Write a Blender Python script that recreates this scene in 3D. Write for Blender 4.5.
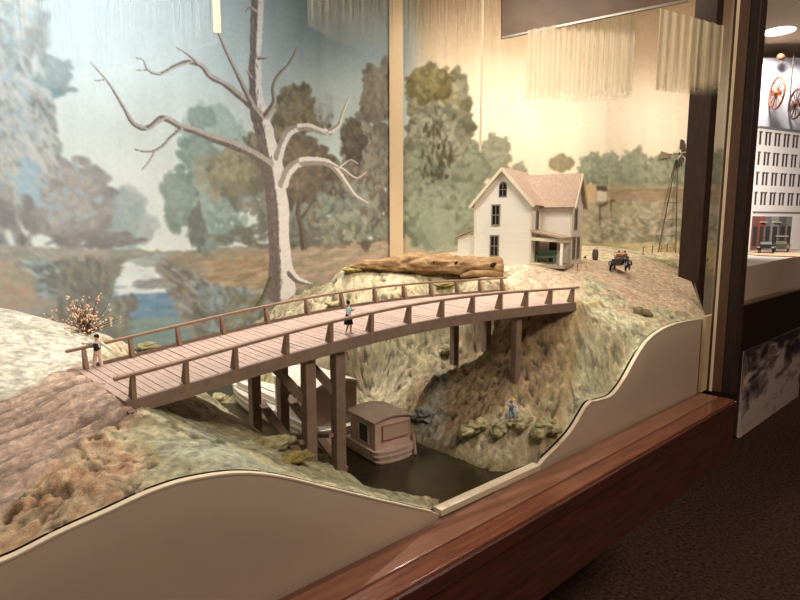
import bpy, bmesh, math, random
import numpy as np
from mathutils import Vector, Matrix, noise as mnoise
random.seed(7); rng = np.random.default_rng(11)
S = bpy.context.scene
for o in list(bpy.data.objects): bpy.data.objects.remove(o)
COL = S.collection
pi = math.pi
# ------------------------------------------------------------------ units and survey helpers
A = 0.70            # metres from the lens to the glass of the case
EYE = 1.50          # lens height
FPX = 570.0
TH = math.radians(42.0); PT = math.atan(75.0/FPX)
RI = np.array([math.cos(TH), -math.sin(TH), 0.]); FH = np.array([math.sin(TH), math.cos(TH), 0.]); UZ = np.array([0, 0, 1.])
FW = FH*math.cos(PT)-UZ*math.sin(PT); UPV = FH*math.sin(PT)+UZ*math.cos(PT)
def ray(x, y): return FW+RI*((x-400)/FPX)+UPV*((300-y)/FPX)
def W(v): return Vector((v[0]*A, v[1]*A, EYE+v[2]*A))
def drop_at(x, y, d):
    r = ray(x, y); return r*(-d/r[2])
def far_at(x, y, z):
    r = ray(x, y); return r*(z/(r@FH))
def yat(x, y, Y):
    r = ray(x, y); return r*(Y/r[1])
def hit(x, y, P, D):
    r = ray(x, y); n = np.array([D[1], -D[0], 0]); return r*((np.array(P)@n)/(r@n))
def topix(P):
    z = P@FW; return 400+FPX*(P@RI)/z, 300-FPX*(P@UPV)/z

# ------------------------------------------------------------------ camera, world, lights, exposure
cam = bpy.data.cameras.new('camera'); co = bpy.data.objects.new('camera', cam); COL.objects.link(co)
cam.sensor_width = 36.0; cam.lens = 36.0*FPX/800.0; cam.clip_start = 0.02; cam.clip_end = 60
co.location = (0, 0, EYE); co.rotation_euler = (pi/2-PT, 0, -TH)
S.camera = co
S.view_settings.view_transform = 'Standard'; S.view_settings.look = 'None'
S.view_settings.gamma = 1.0; S.view_settings.use_curve_mapping = False
S.view_settings.exposure = 0.42
wd = bpy.data.worlds.new('world'); S.world = wd; wd.use_nodes = True
wd.node_tree.nodes['Background'].inputs[0].default_value = (0.9, 0.75, 0.6, 1)
wd.node_tree.nodes['Background'].inputs[1].default_value = 0.03
def aim(o, target):
    d = Vector(target)-o.location; o.rotation_euler = d.to_track_quat('-Z', 'Y').to_euler()
def area(name, loc, target, sx, sy, power, col, spread=180):
    l = bpy.data.lights.new(name, 'AREA'); l.shape = 'RECTANGLE'; l.size = sx; l.size_y = sy; l.energy = power; l.color = col; l.spread = math.radians(spread)
    o = bpy.data.objects.new(name, l); COL.objects.link(o); o.location = loc; aim(o, target); return o
def spot(name, loc, target, power, col, ang, blend, rad):
    l = bpy.data.lights.new(name, 'SPOT'); l.energy = power; l.color = col; l.spot_size = math.radians(ang); l.spot_blend = blend; l.shadow_soft_size = rad
    o = bpy.data.objects.new(name, l); COL.objects.link(o); o.location = loc; aim(o, target); return o
WARM = (1.0, 0.89, 0.76); COOL = (0.92, 0.97, 1.0); NEUT = (1.0, 0.94, 0.86)
spot('case_key_lamp', W((1.55, 2.25, 1.45)), W((1.25, 1.35, -.5)), 66, NEUT, 84, .7, .018)
area('case_left_lamp', W((.55, 2.25, 1.6)), W((.7, 3.2, .1)), .9, .12, 10, COOL, 140)
area('case_right_lamp', W((2.75, 2.0, 1.6)), W((3.7, 2.6, .1)), .9, .12, 8.0, WARM, 140)
area('case_front_lamp', W((.5, 1.25, 1.6)), W((.6, 1.7, -.5)), .9, .12, 3.2, NEUT)
area('case_yard_lamp', W((1.8, 1.5, 1.5)), W((2.7, 1.95, -.05)), .3, .2, 1.6, NEUT, 80)
spot('bank_fill_spot', W((2.45, 1.12, 1.5)), W((1.9, 1.08, -.5)), 26, NEUT, 46, .8, .03)  # unseen spot added to brighten the front right bank
area('room_ceiling_lamp', (0.8, -1.6, 3.9), (1.4, .7, .7), 1.2, .6, 105, (1, .84, .7))
area('city_case_lamp', W((8.6, 2.15, 1.1)), W((10.2, 2.9, -.1)), 1.2, .3, 26, (1, .96, .93))

# ------------------------------------------------------------------ materials
def lin(c):
    c = np.array(c, float)/255.0
    return np.where(c <= .04045, c/12.92, ((c+.055)/1.055)**2.4)
def rgba(c): v = lin(c); return (float(v[0]), float(v[1]), float(v[2]), 1)
MATS = {}
def mat(name, c, rough=.7, c2=None, scale=40, stretch=(1, 1, 1), bump=0., bscale=None, spec=.3, metal=0., emit=None, estr=0, attr=None, mixf=.5, coat=0., bdist=.004):
    if name in MATS: return MATS[name]
    m = bpy.data.materials.new(name); m.use_nodes = True; MATS[name] = m
    nt = m.node_tree; b = nt.nodes['Principled BSDF']; L = nt.links
    b.inputs['Roughness'].default_value = rough; b.inputs['Metallic'].default_value = metal
    b.inputs['Specular IOR Level'].default_value = spec; b.inputs['Coat Weight'].default_value = coat; b.inputs['Coat Roughness'].default_value = .12
    b.inputs['Base Color'].default_value = rgba(c)
    tc = nt.nodes.new('ShaderNodeTexCoord'); mp = nt.nodes.new('ShaderNodeMapping'); L.new(tc.outputs['Object'], mp.inputs[0])
    mp.inputs['Scale'].default_value = stretch
    nz = nt.nodes.new('ShaderNodeTexNoise'); nz.inputs['Scale'].default_value = scale; nz.inputs['Detail'].default_value = 6; nz.inputs['Roughness'].default_value = .65
    L.new(mp.outputs[0], nz.inputs['Vector'])
    if attr:
        at_ = nt.nodes.new('ShaderNodeAttribute'); at_.attribute_name = attr
        if c2 is not None:
            r = nt.nodes.new('ShaderNodeMapRange'); r.inputs[1].default_value = .25; r.inputs[2].default_value = .75; r.inputs[3].default_value = 1-mixf; r.inputs[4].default_value = 1+mixf*.6
            L.new(nz.outputs[0], r.inputs[0])
            vm = nt.nodes.new('ShaderNodeVectorMath'); vm.operation = 'SCALE'; L.new(at_.outputs['Color'], vm.inputs[0]); L.new(r.outputs[0], vm.inputs['Scale'])
            L.new(vm.outputs[0], b.inputs['Base Color'])
        else: L.new(at_.outputs['Color'], b.inputs['Base Color'])
    elif c2 is not None:
        cr = nt.nodes.new('ShaderNodeValToRGB'); cr.color_ramp.elements[0].position = .32; cr.color_ramp.elements[1].position = .68
        cr.color_ramp.elements[0].color = rgba(c); cr.color_ramp.elements[1].color = rgba(c2)
        L.new(nz.outputs[0], cr.inputs[0]); L.new(cr.outputs[0], b.inputs['Base Color'])
    if bump:
        n2 = nz
        if bscale:
            n2 = nt.nodes.new('ShaderNodeTexNoise'); n2.inputs['Scale'].default_value = bscale; n2.inputs['Detail'].default_value = 8; n2.inputs['Roughness'].default_value = .7; L.new(mp.outputs[0], n2.inputs['Vector'])
        bp = nt.nodes.new('ShaderNodeBump'); bp.inputs['Strength'].default_value = bump; bp.inputs['Distance'].default_value = bdist
        L.new(n2.outputs[0], bp.inputs['Height']); L.new(bp.outputs[0], b.inputs['Normal'])
    if emit is not None:
        b.inputs['Emission Color'].default_value = rgba(emit); b.inputs['Emission Strength'].default_value = estr
    return m
M_cherry = mat('cherry_wood', (36, 15, 12), .32, (64, 29, 20), 9, (1, 9, 9), .12, None, .6, coat=.4)
M_cherryrail = mat('cherry_rail_wood', (74, 39, 27), .24, (106, 60, 40), 9, (1.2, 12, 12), .12, None, .6, coat=.6)
M_darkpost = mat('dark_post_wood', (30, 19, 16), .5, (44, 29, 23), 12, (6, 6, 1), .1, None, .3)
M_brownpost = mat('brown_post_wood', (72, 52, 38), .45, (86, 62, 46), 12, (6, 6, 1), .1, None, .4)
M_fascia = mat('tan_fascia_paint', (188, 166, 146), .75, (194, 172, 151), 5)
M_edge = mat('cream_edge_paint', (218, 200, 172), .7, (206, 188, 160), 30)
M_batten = mat('batten_paint', (206, 178, 142), .7, (212, 186, 150), 10)
M_deck = mat('deck_boards', (196, 170, 156), .8, (178, 150, 136), 60, (1, 1, 1), .2, 220)
M_beam = mat('bridge_beam_wood', (124, 104, 90), .75, (144, 122, 106), 40, (1, 1, 1), .25, 160)
M_rail = mat('bridge_rail_wood', (134, 108, 88), .75, (154, 128, 106), 60, (1, 1, 1), .2, 200)
M_terr = mat('terrain_plaster', (180, 170, 140), .95, (150, 140, 110), 85, (1, 1, 1), .9, 170, .1, attr='paint', mixf=.32, bdist=.006)
M_mural = mat('mural_paint', (180, 180, 170), .85, None, 30, attr='paint', bump=.12, bscale=90, spec=.15)
M_carpet = mat('carpet_pile', (36, 24, 22), 1.0, (92, 70, 60), 60, (1, 1, 1), .9, 160, .05, bdist=.01)
M_ceil = mat('ceiling_paint', (214, 194, 170), .9)
M_wallp = mat('wall_paint', (120, 100, 84), .9)
M_white = mat('white_siding', (240, 234, 222), .7)
M_cream = mat('cream_trim_paint', (214, 202, 178), .7)
M_roof = mat('shingle_roof', (184, 160, 140), .9, (160, 136, 118), 90, (1, 1, 1), .4, 260)
M_dark = mat('dark_opening', (24, 20, 18), .4)
M_win = mat('window_dark_glass', (34, 32, 30), .15, spec=.5)
M_sash = mat('grey_sash', (128, 120, 108), .6)
M_black = mat('black_enamel', (26, 22, 20), .35, spec=.5)
M_tyre = mat('black_tyre', (34, 28, 26), .8)
M_log = mat('driftwood_log', (140, 106, 72), .9, (196, 160, 116), 30, (1, 1, 1), 1., 120, bdist=.010)
M_rock = mat('mossy_rock', (126, 118, 80), .95, (190, 180, 138), 50, (1, 1, 1), .9, 120)
M_boat = mat('boat_weathered_wood', (184, 158, 144), .8, (208, 182, 166), 40, (1, 1, 1), .2, 150)
M_boatw = mat('boat_white_paint', (214, 204, 190), .75, (196, 184, 170), 50)
M_boatroof = mat('boat_roof_felt', (166, 146, 128), .85, (184, 164, 146), 45)
M_skin = mat('skin', (222, 178, 150), .6)
M_twig = mat('dry_twig', (110, 76, 56), .9)
M_bud = mat('dry_bud', (222, 190, 160), .9)
M_bronze = mat('windmill_metal', (82, 72, 58), .7)
M_metal = mat('bright_metal', (190, 180, 168), .3, metal=.8)
def glass_mat(name, tint, amount, blend=.5):
    m = bpy.data.materials.new(name); m.use_nodes = True; nt = m.node_tree; nt.nodes.clear(); L = nt.links
    o = nt.nodes.new('ShaderNodeOutputMaterial'); t = nt.nodes.new('ShaderNodeBsdfTransparent'); g = nt.nodes.new('ShaderNodeBsdfGlossy')
    t.inputs[0].default_value = tint; g.inputs['Roughness'].default_value = .0
    f = nt.nodes.new('ShaderNodeLayerWeight'); f.inputs[0].default_value = blend
    mu = nt.nodes.new('ShaderNodeMath'); mu.operation = 'MULTIPLY'; mu.inputs[1].default_value = amount; L.new(f.outputs['Fresnel'], mu.inputs[0])
    x = nt.nodes.new('ShaderNodeMixShader'); L.new(mu.outputs[0], x.inputs[0]); L.new(t.outputs[0], x.inputs[1]); L.new(g.outputs[0], x.inputs[2]); L.new(x.outputs[0], o.inputs[0])
    return m
M_glass = glass_mat('case_glass', (.99, .99, .98, 1), .6, .3)
def reflection_mat(name, c, alpha, fade_to=.55):
    m = bpy.data.materials.new(name); m.use_nodes = True; nt = m.node_tree; nt.nodes.clear(); L = nt.links
    o = nt.nodes.new('ShaderNodeOutputMaterial'); t = nt.nodes.new('ShaderNodeBsdfTransparent'); d = nt.nodes.new('ShaderNodeBsdfDiffuse'); tr = nt.nodes.new('ShaderNodeBsdfTranslucent')
    d.inputs[0].default_value = rgba(c); tr.inputs[0].default_value = rgba(c)
    m1 = nt.nodes.new('ShaderNodeMixShader'); m1.inputs[0].default_value = .5; L.new(d.outputs[0], m1.inputs[1]); L.new(tr.outputs[0], m1.inputs[2])
    # the reflection is faded towards the bottom (generated Z), its streaks vary along the width
    tc = nt.nodes.new('ShaderNodeTexCoord'); sp = nt.nodes.new('ShaderNodeSeparateXYZ'); L.new(tc.outputs['Generated'], sp.inputs[0])
    mr = nt.nodes.new('ShaderNodeMapRange'); mr.inputs[1].default_value = 0; mr.inputs[2].default_value = fade_to; mr.inputs[3].default_value = 0; mr.inputs[4].default_value = 1; mr.interpolation_type = 'SMOOTHSTEP'; L.new(sp.outputs[2], mr.inputs[0])
    mp = nt.nodes.new('ShaderNodeMapping'); mp.inputs['Scale'].default_value = (60, 60, .6); L.new(tc.outputs['Object'], mp.inputs[0])
    nz = nt.nodes.new('ShaderNodeTexNoise'); nz.inputs['Scale'].default_value = 1.5; nz.inputs['Detail'].default_value = 3; L.new(mp.outputs[0], nz.inputs['Vector'])
    r2 = nt.nodes.new('ShaderNodeMapRange'); r2.inputs[1].default_value = .3; r2.inputs[2].default_value = .7; r2.inputs[3].default_value = alpha*.55; r2.inputs[4].default_value = alpha*1.4; L.new(nz.outputs[0], r2.inputs[0])
    mu = nt.nodes.new('ShaderNodeMath'); mu.operation = 'MULTIPLY'; mu.use_clamp = True; L.new(mr.outputs[0], mu.inputs[0]); L.new(r2.outputs[0], mu.inputs[1])
    x = nt.nodes.new('ShaderNodeMixShader'); L.new(mu.outputs[0], x.inputs[0]); L.new(t.outputs[0], x.inputs[1]); L.new(m1.outputs[0], x.inputs[2]); L.new(x.outputs[0], o.inputs[0])
    return m
M_refl = reflection_mat('reflection_cream', (232, 220, 190), .42)
M_refl2 = reflection_mat('reflection_bright', (240, 228, 200), .72, .22)
M_reflc = reflection_mat('reflection_white', (214, 222, 220), .28)

# ------------------------------------------------------------------ mesh helpers
class MB:
    def __init__(s): s.v = []; s.f = []
    def add(s, vs, fs):
        n = len(s.v); s.v += [Vector(p) for p in vs]; s.f += [tuple(i+n for i in f) for f in fs]; return s
    def obox(s, c, ax, ay, az):
        c, ax, ay, az = Vector(c), Vector(ax), Vector(ay), Vector(az)
        vs = [c+ax*i+ay*j+az*k for k in (-.5, .5) for j in (-.5, .5) for i in (-.5, .5)]
        fl = [(0, 2, 3, 1), (4, 5, 7, 6), (0, 1, 5, 4), (2, 6, 7, 3), (0, 4, 6, 2), (1, 3, 7, 5)]
        if ax.cross(ay).dot(az) < 0: fl = [f[::-1] for f in fl]
        return s.add(vs, fl)
    def box(s, c, sz): return s.obox(c, (sz[0], 0, 0), (0, sz[1], 0), (0, 0, sz[2]))
    def bar(s, p, q, w, h, up=(0, 0, 1)):
        p, q = Vector(p), Vector(q); d = q-p; u = Vector(up); sd = d.cross(u)
        if sd.length < 1e-6: sd = d.cross(Vector((1, 0, 0)))
        sd.normalize(); n = sd.cross(d).normalized()
        return s.obox((p+q)/2, d, sd*w, n*h)
    def prism(s, poly, d):
        d = Vector(d); n = len(poly); poly = [Vector(p) for p in poly]
        nm = Vector((0, 0, 0))
        for i in range(n): nm += (poly[i]-poly[0]).cross(poly[(i+1) % n]-poly[0])
        if nm.dot(d) < 0: poly = poly[::-1]
        s.add(poly+[p+d for p in poly], [tuple(range(n))[::-1], tuple(range(n, 2*n))]+[(i, (i+1) % n, n+(i+1) % n, n+i) for i in range(n)]); return s
    def tube(s, pts, rad, k=8, cap=True, sq=None):
        pts = [Vector(p) for p in pts]; n = len(pts); rad = rad if isinstance(rad, (list, tuple)) else [rad]*n
        vs = []; ref = None
        for i in range(n):
            d = (pts[min(i+1, n-1)]-pts[max(i-1, 0)]).normalized()
            if ref is None: ref = d.orthogonal().normalized()
            ref = (ref-d*ref.dot(d)).normalized(); b = d.cross(ref)
            vs += [pts[i]+(ref*math.cos(2*pi*j/k)+b*math.sin(2*pi*j/k))*rad[i] for j in range(k)]
        fs = [(i*k+j, i*k+(j+1) % k, (i+1)*k+(j+1) % k, (i+1)*k+j) for i in range(n-1) for j in range(k)]
        if cap: fs += [tuple(range(k))[::-1], tuple(range((n-1)*k, n*k))]
        return s.add(vs, fs)
    def sweep(s, pts, w, h, offs=0.):   # rectangular section kept upright along a path; offs lifts it
        pts = [Vector(p) for p in pts]; n = len(pts); vs = []
        for i in range(n):
            d = pts[min(i+1, n-1)]-pts[max(i-1, 0)]; sd = Vector((d.y, -d.x, 0)).normalized()*w/2; u = Vector((0, 0, 1))
            c = pts[i]+u*offs
            vs += [c-sd-u*h/2, c+sd-u*h/2, c+sd+u*h/2, c-sd+u*h/2]
        fs = [(i*4+j, i*4+(j+1) % 4, (i+1)*4+(j+1) % 4, (i+1)*4+j) for i in range(n-1) for j in range(4)]
        fs += [(3, 2, 1, 0), tuple((n-1)*4+j for j in range(4))]
        return s.add(vs, fs)
    def lathe(s, prof, c, k=16, axis=(0, 0, 1)):
        ax = Vector(axis).normalized(); u = ax.orthogonal().normalized(); w = ax.cross(u); c = Vector(c); n = len(prof)
        vs = [c+ax*z+(u*math.cos(2*pi*j/k)+w*math.sin(2*pi*j/k))*r for r, z in prof for j in range(k)]
        fs = [(i*k+j, i*k+(j+1) % k, (i+1)*k+(j+1) % k, (i+1)*k+j) for i in range(n-1) for j in range(k)]+[tuple(range(k))[::-1], tuple(range((n-1)*k, n*k))]
        return s.add(vs, fs)
    def ball(s, c, r, sub=2, rough=0., seed=0., sc=(1, 1, 1), freq=2.):
        bm = bmesh.new(); bmesh.ops.create_icosphere(bm, subdivisions=sub, radius=1); vs = []
        for v in bm.verts:
            p = v.co.copy()
            if rough: p *= 1+rough*mnoise.fractal(p*freq+Vector((seed, seed*1.7, seed*.3)), .8, 2.2, 4)
            vs.append(Vector(c)+Vector((p.x*sc[0], p.y*sc[1], p.z*sc[2]))*r)
        fs = [tuple(v.index for v in f.verts) for f in bm.faces]; bm.free(); return s.add(vs, fs)
    def build(s, name, m, parent=None, smooth=False, bevel=0):
        me = bpy.data.meshes.new(name)
        off = parent_base(parent)
        me.from_pydata([(v-off)[:] for v in s.v], [], s.f); me.update()
        o = bpy.data.objects.new(name, me); COL.objects.link(o)
        for mm in (m if isinstance(m, (list, tuple)) else [m]): me.materials.append(mm)
        if parent: o.parent = parent
        if smooth: me.polygons.foreach_set('use_smooth', [True]*len(me.polygons))
        if bevel:
            b = o.modifiers.new('bevel', 'BEVEL'); b.width = bevel; b.segments = 2; b.limit_method = 'ANGLE'
        return o
def parent_base(p):
    off = Vector((0, 0, 0))
    while p is not None: off += p.location; p = p.parent
    return off
def tag(o, label=None, cat=None, group=None, kind=None):
    if label: o['label'] = label
    if cat: o['category'] = cat
    if group: o['group'] = group
    if kind: o['kind'] = kind
    return o
def empty(name, loc, label, cat, group=None):
    o = bpy.data.objects.new(name, None); COL.objects.link(o); o.location = loc; o.empty_display_size = .02
    return tag(o, label, cat, group)
def copy_tree(o, parent=None):
    c = o.copy(); COL.objects.link(c); c.parent = parent
    for ch in [x for x in bpy.data.objects if x.parent == o]: copy_tree(ch, c)
    return c
def place(o, loc, rz=0, s=1):
    o.location = loc; o.rotation_euler = (0, 0, rz); o.scale = (s, s, s); return o
# smooth value noise on arrays
_tab = rng.random((256, 256))
def vnoise(x, y):
    xi = np.floor(x).astype(int); yi = np.floor(y).astype(int); fx = x-xi; fy = y-yi; fx = fx*fx*(3-2*fx); fy = fy*fy*(3-2*fy)
    a = _tab[xi & 255, yi & 255]; b = _tab[(xi+1) & 255, yi & 255]; c = _tab[xi & 255, (yi+1) & 255]; d = _tab[(xi+1) & 255, (yi+1) & 255]
    return (a*(1-fx)+b*fx)*(1-fy)+(c*(1-fx)+d*fx)*fy-.5
def fbm(x, y, n=5, g=.5):
    r = 0; a = 1.
    for i in range(n): r = r+a*vnoise(x*2**i+i*17.3, y*2**i+i*9.1); a *= g
    return r
def inpoly(X, Y, poly):
    r = np.zeros(np.shape(X), bool); n = len(poly)
    for i in range(n):
        x1, y1 = poly[i][:2]; x2, y2 = poly[(i+1) % n][:2]
        if y1 == y2: continue
        c = ((y1 > Y) != (y2 > Y)) & (X < (x2-x1)*(Y-y1)/(y2-y1)+x1); r ^= c
    return r

#==================================================================== THE ROOM
def quad(name, pts, m, kind='structure'):
    o = MB().add(pts, [tuple(range(len(pts)))]).build(name, m); return tag(o, kind=kind)
X0, X1, Y0, Y1, ZC = -3.2, 12.0, -3.2, 9.0, 4.10
quad('floor', [(X0, Y0, 0), (X1, Y0, 0), (X1, Y1, 0), (X0, Y1, 0)], M_carpet)
quad('ceiling', [(X0, Y0, ZC), (X0, Y1, ZC), (X1, Y1, ZC), (X1, Y0, ZC)], M_ceil)
quad('wall_left', [(X0, Y0, 0), (X0, Y1, 0), (X0, Y1, ZC), (X0, Y0, ZC)], M_wallp)
quad('wall_right', [(X1, Y0, 0), (X1, Y0, ZC), (X1, Y1, ZC), (X1, Y1, 0)], M_wallp)
quad('wall_back', [(X0, Y1, 0), (X1, Y1, 0), (X1, Y1, ZC), (X0, Y1, ZC)], M_wallp)
quad('wall_front', [(X0, Y0, 0), (X0, Y0, ZC), (X1, Y0, ZC), (X1, Y0, 0)], M_wallp)

#==================================================================== THE CASE
YG = 1.0                         # plane of the front glass (in units of A)
YF = 1.03                        # plane of the tan fascia
RB = W((0, 0, -.800)).z          # top of the inner rail
C1 = np.array([3.2*math.tan(math.radians(41.5)), 3.2, 0])
P74 = far_at(752, 200, 3.9); PR = np.array([P74[0], P74[1], 0])
PL = np.array([-.7, 3.2, 0])
pc = np.array([2.955, YG, 0])       # front corner post (inner edge)
pr = drop_at(693, 278, .30); pr[2] = 0
case = empty('display_case', W((1.2, 1.0, -.9)), 'long glass museum display case framed in dark cherry wood', 'display case')
xl, xr = -.7*A, yat(731, 460, .856)[0]*A
def bx(b, x0, x1, y0, y1, z0, z1): return b.box(((x0+x1)/2, (y0+y1)/2, (z0+z1)/2), (x1-x0, y1-y0, z1-z0))
zr = RB
bx(MB(), xl, xr, .930*A, 1.02*A, zr-.10, zr).build('inner_rail', mat('inner_rail_wood', (96, 62, 46), .3, (120, 82, 62), 9, (1, 9, 9), .1, None, .5, coat=.5), case, bevel=.002)
bx(MB(), xl, xr, .862*A, .922*A, zr-.10, zr+.001).build('front_rail', M_cherryrail, case, bevel=.003)
bx(MB(), xl, xr, .850*A, .862*A, zr-.034, zr-.004).build('rail_lip', M_cherry, case, bevel=.002)
bx(MB(), xl, xr+.0, .856*A, .880*A, zr-.190, zr-.036).build('front_board', M_cherry, case, bevel=.002)
tag([o for o in bpy.data.objects if o.name == 'front_board'][0], 'deep polished board hanging below the rail')
bx(MB(), .2*A, 1.9*A, 1.3*A, 2.6*A, 0, zr-.15).build('pedestal', M_darkpost, case)
bx(MB(), xl, xr, 1.02*A, 3.15*A, zr-.15, zr-.11).build('case_floor', M_darkpost, case)
# corner post: brown inner part that holds the glass, black outer part
ZT = W((0, 0, 1.72)).z
p0 = yat(715, 300, 1.0)[0]*A; p1 = yat(735, 350, .95)[0]*A; 
bx(MB(), p0, p0+.045, .942*A, 1.01*A, zr, ZT).build('glazing_post', M_brownpost, case, bevel=.002)
q0 = p0
bx(MB(), q0-.002, q0+.055, .898*A, .941*A, zr, ZT).build('corner_post', M_darkpost, case, bevel=.003)
# rear post
r0 = W(pr)
bx(MB(), r0.x-.048, r0.x+.014, r0.y-.04, r0.y+.04, zr-.1, ZT).build('rear_post', mat('rear_post_wood', (50, 36, 28), .5, (64, 46, 36), 14, (6, 6, 1), .1), case, bevel=.002)
# glass
MB().add([(xl, A, zr), (p0, A, zr), (p0, A, ZT), (xl, A, ZT)], [(0, 1, 2, 3)]).build('glass_pane', M_glass, case)
gs = Vector((p0+.07, 1.0*A, 0)); ge = Vector((r0.x, r0.y-.04, 0))
MB().add([(gs.x, gs.y, zr), (ge.x, ge.y, zr), (ge.x, ge.y, ZT), (gs.x, gs.y, ZT)], [(0, 1, 2, 3)]).build('side_glass_pane', M_glass, case)
bx(MB(), p0-.0045, p0-.0005, .985*A, .996*A, zr, ZT).build('glass_edge_strip', mat('pale_bead', (200, 182, 152), .5), case)
# side base panel between the posts, under the terrain edge
# lid of the case
lid = [W((-.75, .85, 0)), W((3.25, .85, 0)), W((pr[0]+.1, pr[1]-.1, 0)), W((PR[0]+.1, PR[1]-.05, 0)), W((C1[0]+.1, C1[1]+.1, 0)), W((-.75, 3.3, 0))]
for p in lid: p.z = ZT
MB().prism(lid, (0, 0, .05)).build('case_lid', M_darkpost, case)
# fascia: tan panel cut to the ground line
prof = [(-140, 575), (-60, 572), (0, 560), (60, 531), (105, 511), (150, 490.5), (190, 478), (237, 471.6), (280, 475), (335, 488), (386, 500), (439, 512), (538, 466.5), (544, 459), (570, 432), (588, 403.5), (597, 400), (612, 394.5), (624, 379), (634, 361), (646, 342), (660, 330), (678, 322.5), (700, 318.5), (707, 317.6)]
FP = [yat(x, y, YF) for x, y in prof]; FP[0][0] = -.68
def smooth_curve(P, n=8):
    out = []
    for i in range(len(P)-1):
        a, b, c, d = P[max(i-1, 0)], P[i], P[i+1], P[min(i+2, len(P)-1)]
        hard = i in (0, 1, 10, 11, 12)
        for k in range(n):
            t = k/n
            out.append(b*(1-t)+c*t if hard else .5*((2*b)+(-a+c)*t+(2*a-5*b+4*c-d)*t*t+(-a+3*b-3*c+d)*t**3))
    out.append(P[-1]); return out
FC = smooth_curve(FP)
fx = np.array([p[0] for p in FC]); fz = np.array([p[2] for p in FC])
b = MB(); n = len(FC); th = .010
for k, Y in enumerate((YF, YF+th)):
    b.v += [W((p[0], Y, p[2]-.006)) for p in FC]+[Vector((p[0]*A, Y*A, zr-.05)) for p in FC]
m2 = 2*n
for i in range(n-1):
    b.f += [(n+i, n+i+1, i+1, i), (m2+i, m2+i+1, m2+n+i+1, m2+n+i), (i, i+1, m2+i+1, m2+i)]
b.f += [(0, m2, m2+n, n), (n-1, 2*n-1, m2+2*n-1, m2+n-1)]
fas = b.build('fascia_panel', M_fascia); tag(fas, 'tan plywood panel cut to the outline of the ground behind the glass', 'panel')
b = MB(); b.sweep([W((p[0], YF+th/2, p[2]-.004)) for p in FC[:88]], (th+.004)*A, .004*A).build('top_edge', M_edge, fas); 
b = MB(); b.sweep([W((p[0], YF+th/2, p[2]-.004)) for p in FC[95:]], (th+.004)*A, .004*A).build('top_edge', M_edge, fas)
b = MB(); b.sweep([W((p[0], YF+th*.6, p[2]-.001)) for p in FC[88:97]], (th+.02)*A, .018*A).build('sill_strip', M_edge, fas); tag([o for o in bpy.data.objects if o.name == 'sill_strip'][0], 'cream strip along the edge of the water')
b = MB(); e = yat(704.5, 318, YF-.012); bx(b, e[0]*A, (pc[0]+.02)*A, (YF-.02)*A, (YF-.005)*A, zr, W((0, 0, -.43)).z).build('end_trim', M_batten, fas)

#==================================================================== TERRAIN
ctl = [  # photo x, photo y, drop below the lens
 (0, 430, .44), (60, 420, .43), (0, 470, .45), (60, 470, .445), (0, 400, .42), (40, 385, .41), (75, 372, .405), (133, 402, .41), (110, 388, .405), (100, 430, .43), (140, 430, .44), (0, 520, .475), (70, 500, .465),
 (0, 308, .30), (50, 320, .33), (85, 337, .385), (105, 343, .42), (130, 348, .46), (0, 325, .315), (30, 350, .365), (60, 370, .40), (140, 355, .50),
 (150, 470, .462), (170, 440, .455), (200, 440, .475), (230, 460, .46), (160, 410, .47), (200, 418, .52), (240, 440, .54), (280, 455, .58), (190, 455, .455), (300, 475, .60), (340, 480, .685), (350, 472, .71), (390, 490, .73), (270, 440, .59), (220, 405, .60), (240, 420, .62), (200, 395, .58), (310, 462, .66), (180, 378, .68), (150, 352, .60), (250, 437, .60),
 (430, 290, .30), (430, 276, .25), (440, 330, .50), (400, 350, .56), (380, 375, .66), (363, 396, .73), (320, 291, .30), (290, 311, .40), (345, 269, .225), (268, 326, .47), (340, 297, .31), (380, 292, .31), (390, 320, .42), (470, 350, .56), (520, 372, .545), (453, 352, .57), (484, 353, .58), (425, 345, .54), (460, 400, .66), (430, 380, .62), (400, 400, .70), (330, 335, .50), (350, 345, .58), (500, 400, .62), (515, 425, .66),
 (540, 330, .47), (500, 325, .50), (560, 310, .36), (480, 340, .56), (500, 293, .315), (480, 290, .30), (575, 306, .33),
 (400, 268, .235), (500, 274, .25), (460, 268, .235), (530, 265, .205), (478, 256, .185), (620, 271, .245), (600, 286, .295), (650, 284, .32), (560, 283, .275), (640, 246, .16), (600, 246, .145), (668, 252, .185), (690, 278, .30), (716, 313, .44), (660, 301, .375), (640, 316, .405), (600, 340, .455), (580, 382, .55), (560, 420, .64), (590, 312, .36), (545, 445, .745), (620, 335, .44), (610, 375, .53), (545, 405, .60), (690, 300, .37), (680, 262, .23)]
CT = []
for x, y, d in ctl:
    z = d*570/(y-225); CT.append(far_at(x, y, z))
for i in range(0, len(FC), 6): CT.append(np.array([FC[i][0], YF+.03, FC[i][2]+.0]))
# channel bed and ground out of sight
for p in [(1.1, 1.5, -.86), (1.2, 1.8, -.88), (1.25, 1.2, -.88), (1.15, 2.2, -.88), (1.15, 2.6, -.88), (1.2, 3.1, -.88), (.95, 2.6, -.86), (1.3, 1.9, -.86), (1.2, 1.05, -.86), (1.35, 1.3, -.85), (1.3, 2.5, -.84), (1.5, 3.1, -.7), (.75, 2.2, -.74), (.6, 2.6, -.6), (.7, 3.1, -.8), (.2, 3.1, -.7), (-.6, 3.1, -.6), (-.6, 2.4, -.34), (-.6, 1.5, -.44), (-.6, 1.8, -.4), (2.2, 2.9, -.33), (2.7, 2.9, -.24), (1.8, 3.1, -.5), (3.0, 2.6, -.17), (1.05, 1.25, -.84), (3.4, 2.3, -.16), (.85, 1.9, -.78), (.9, 2.3, -.85), (1.75, 2.7, -.45), (4.0, 1.7, -.22)]:
    CT.append(np.array(p))
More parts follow.
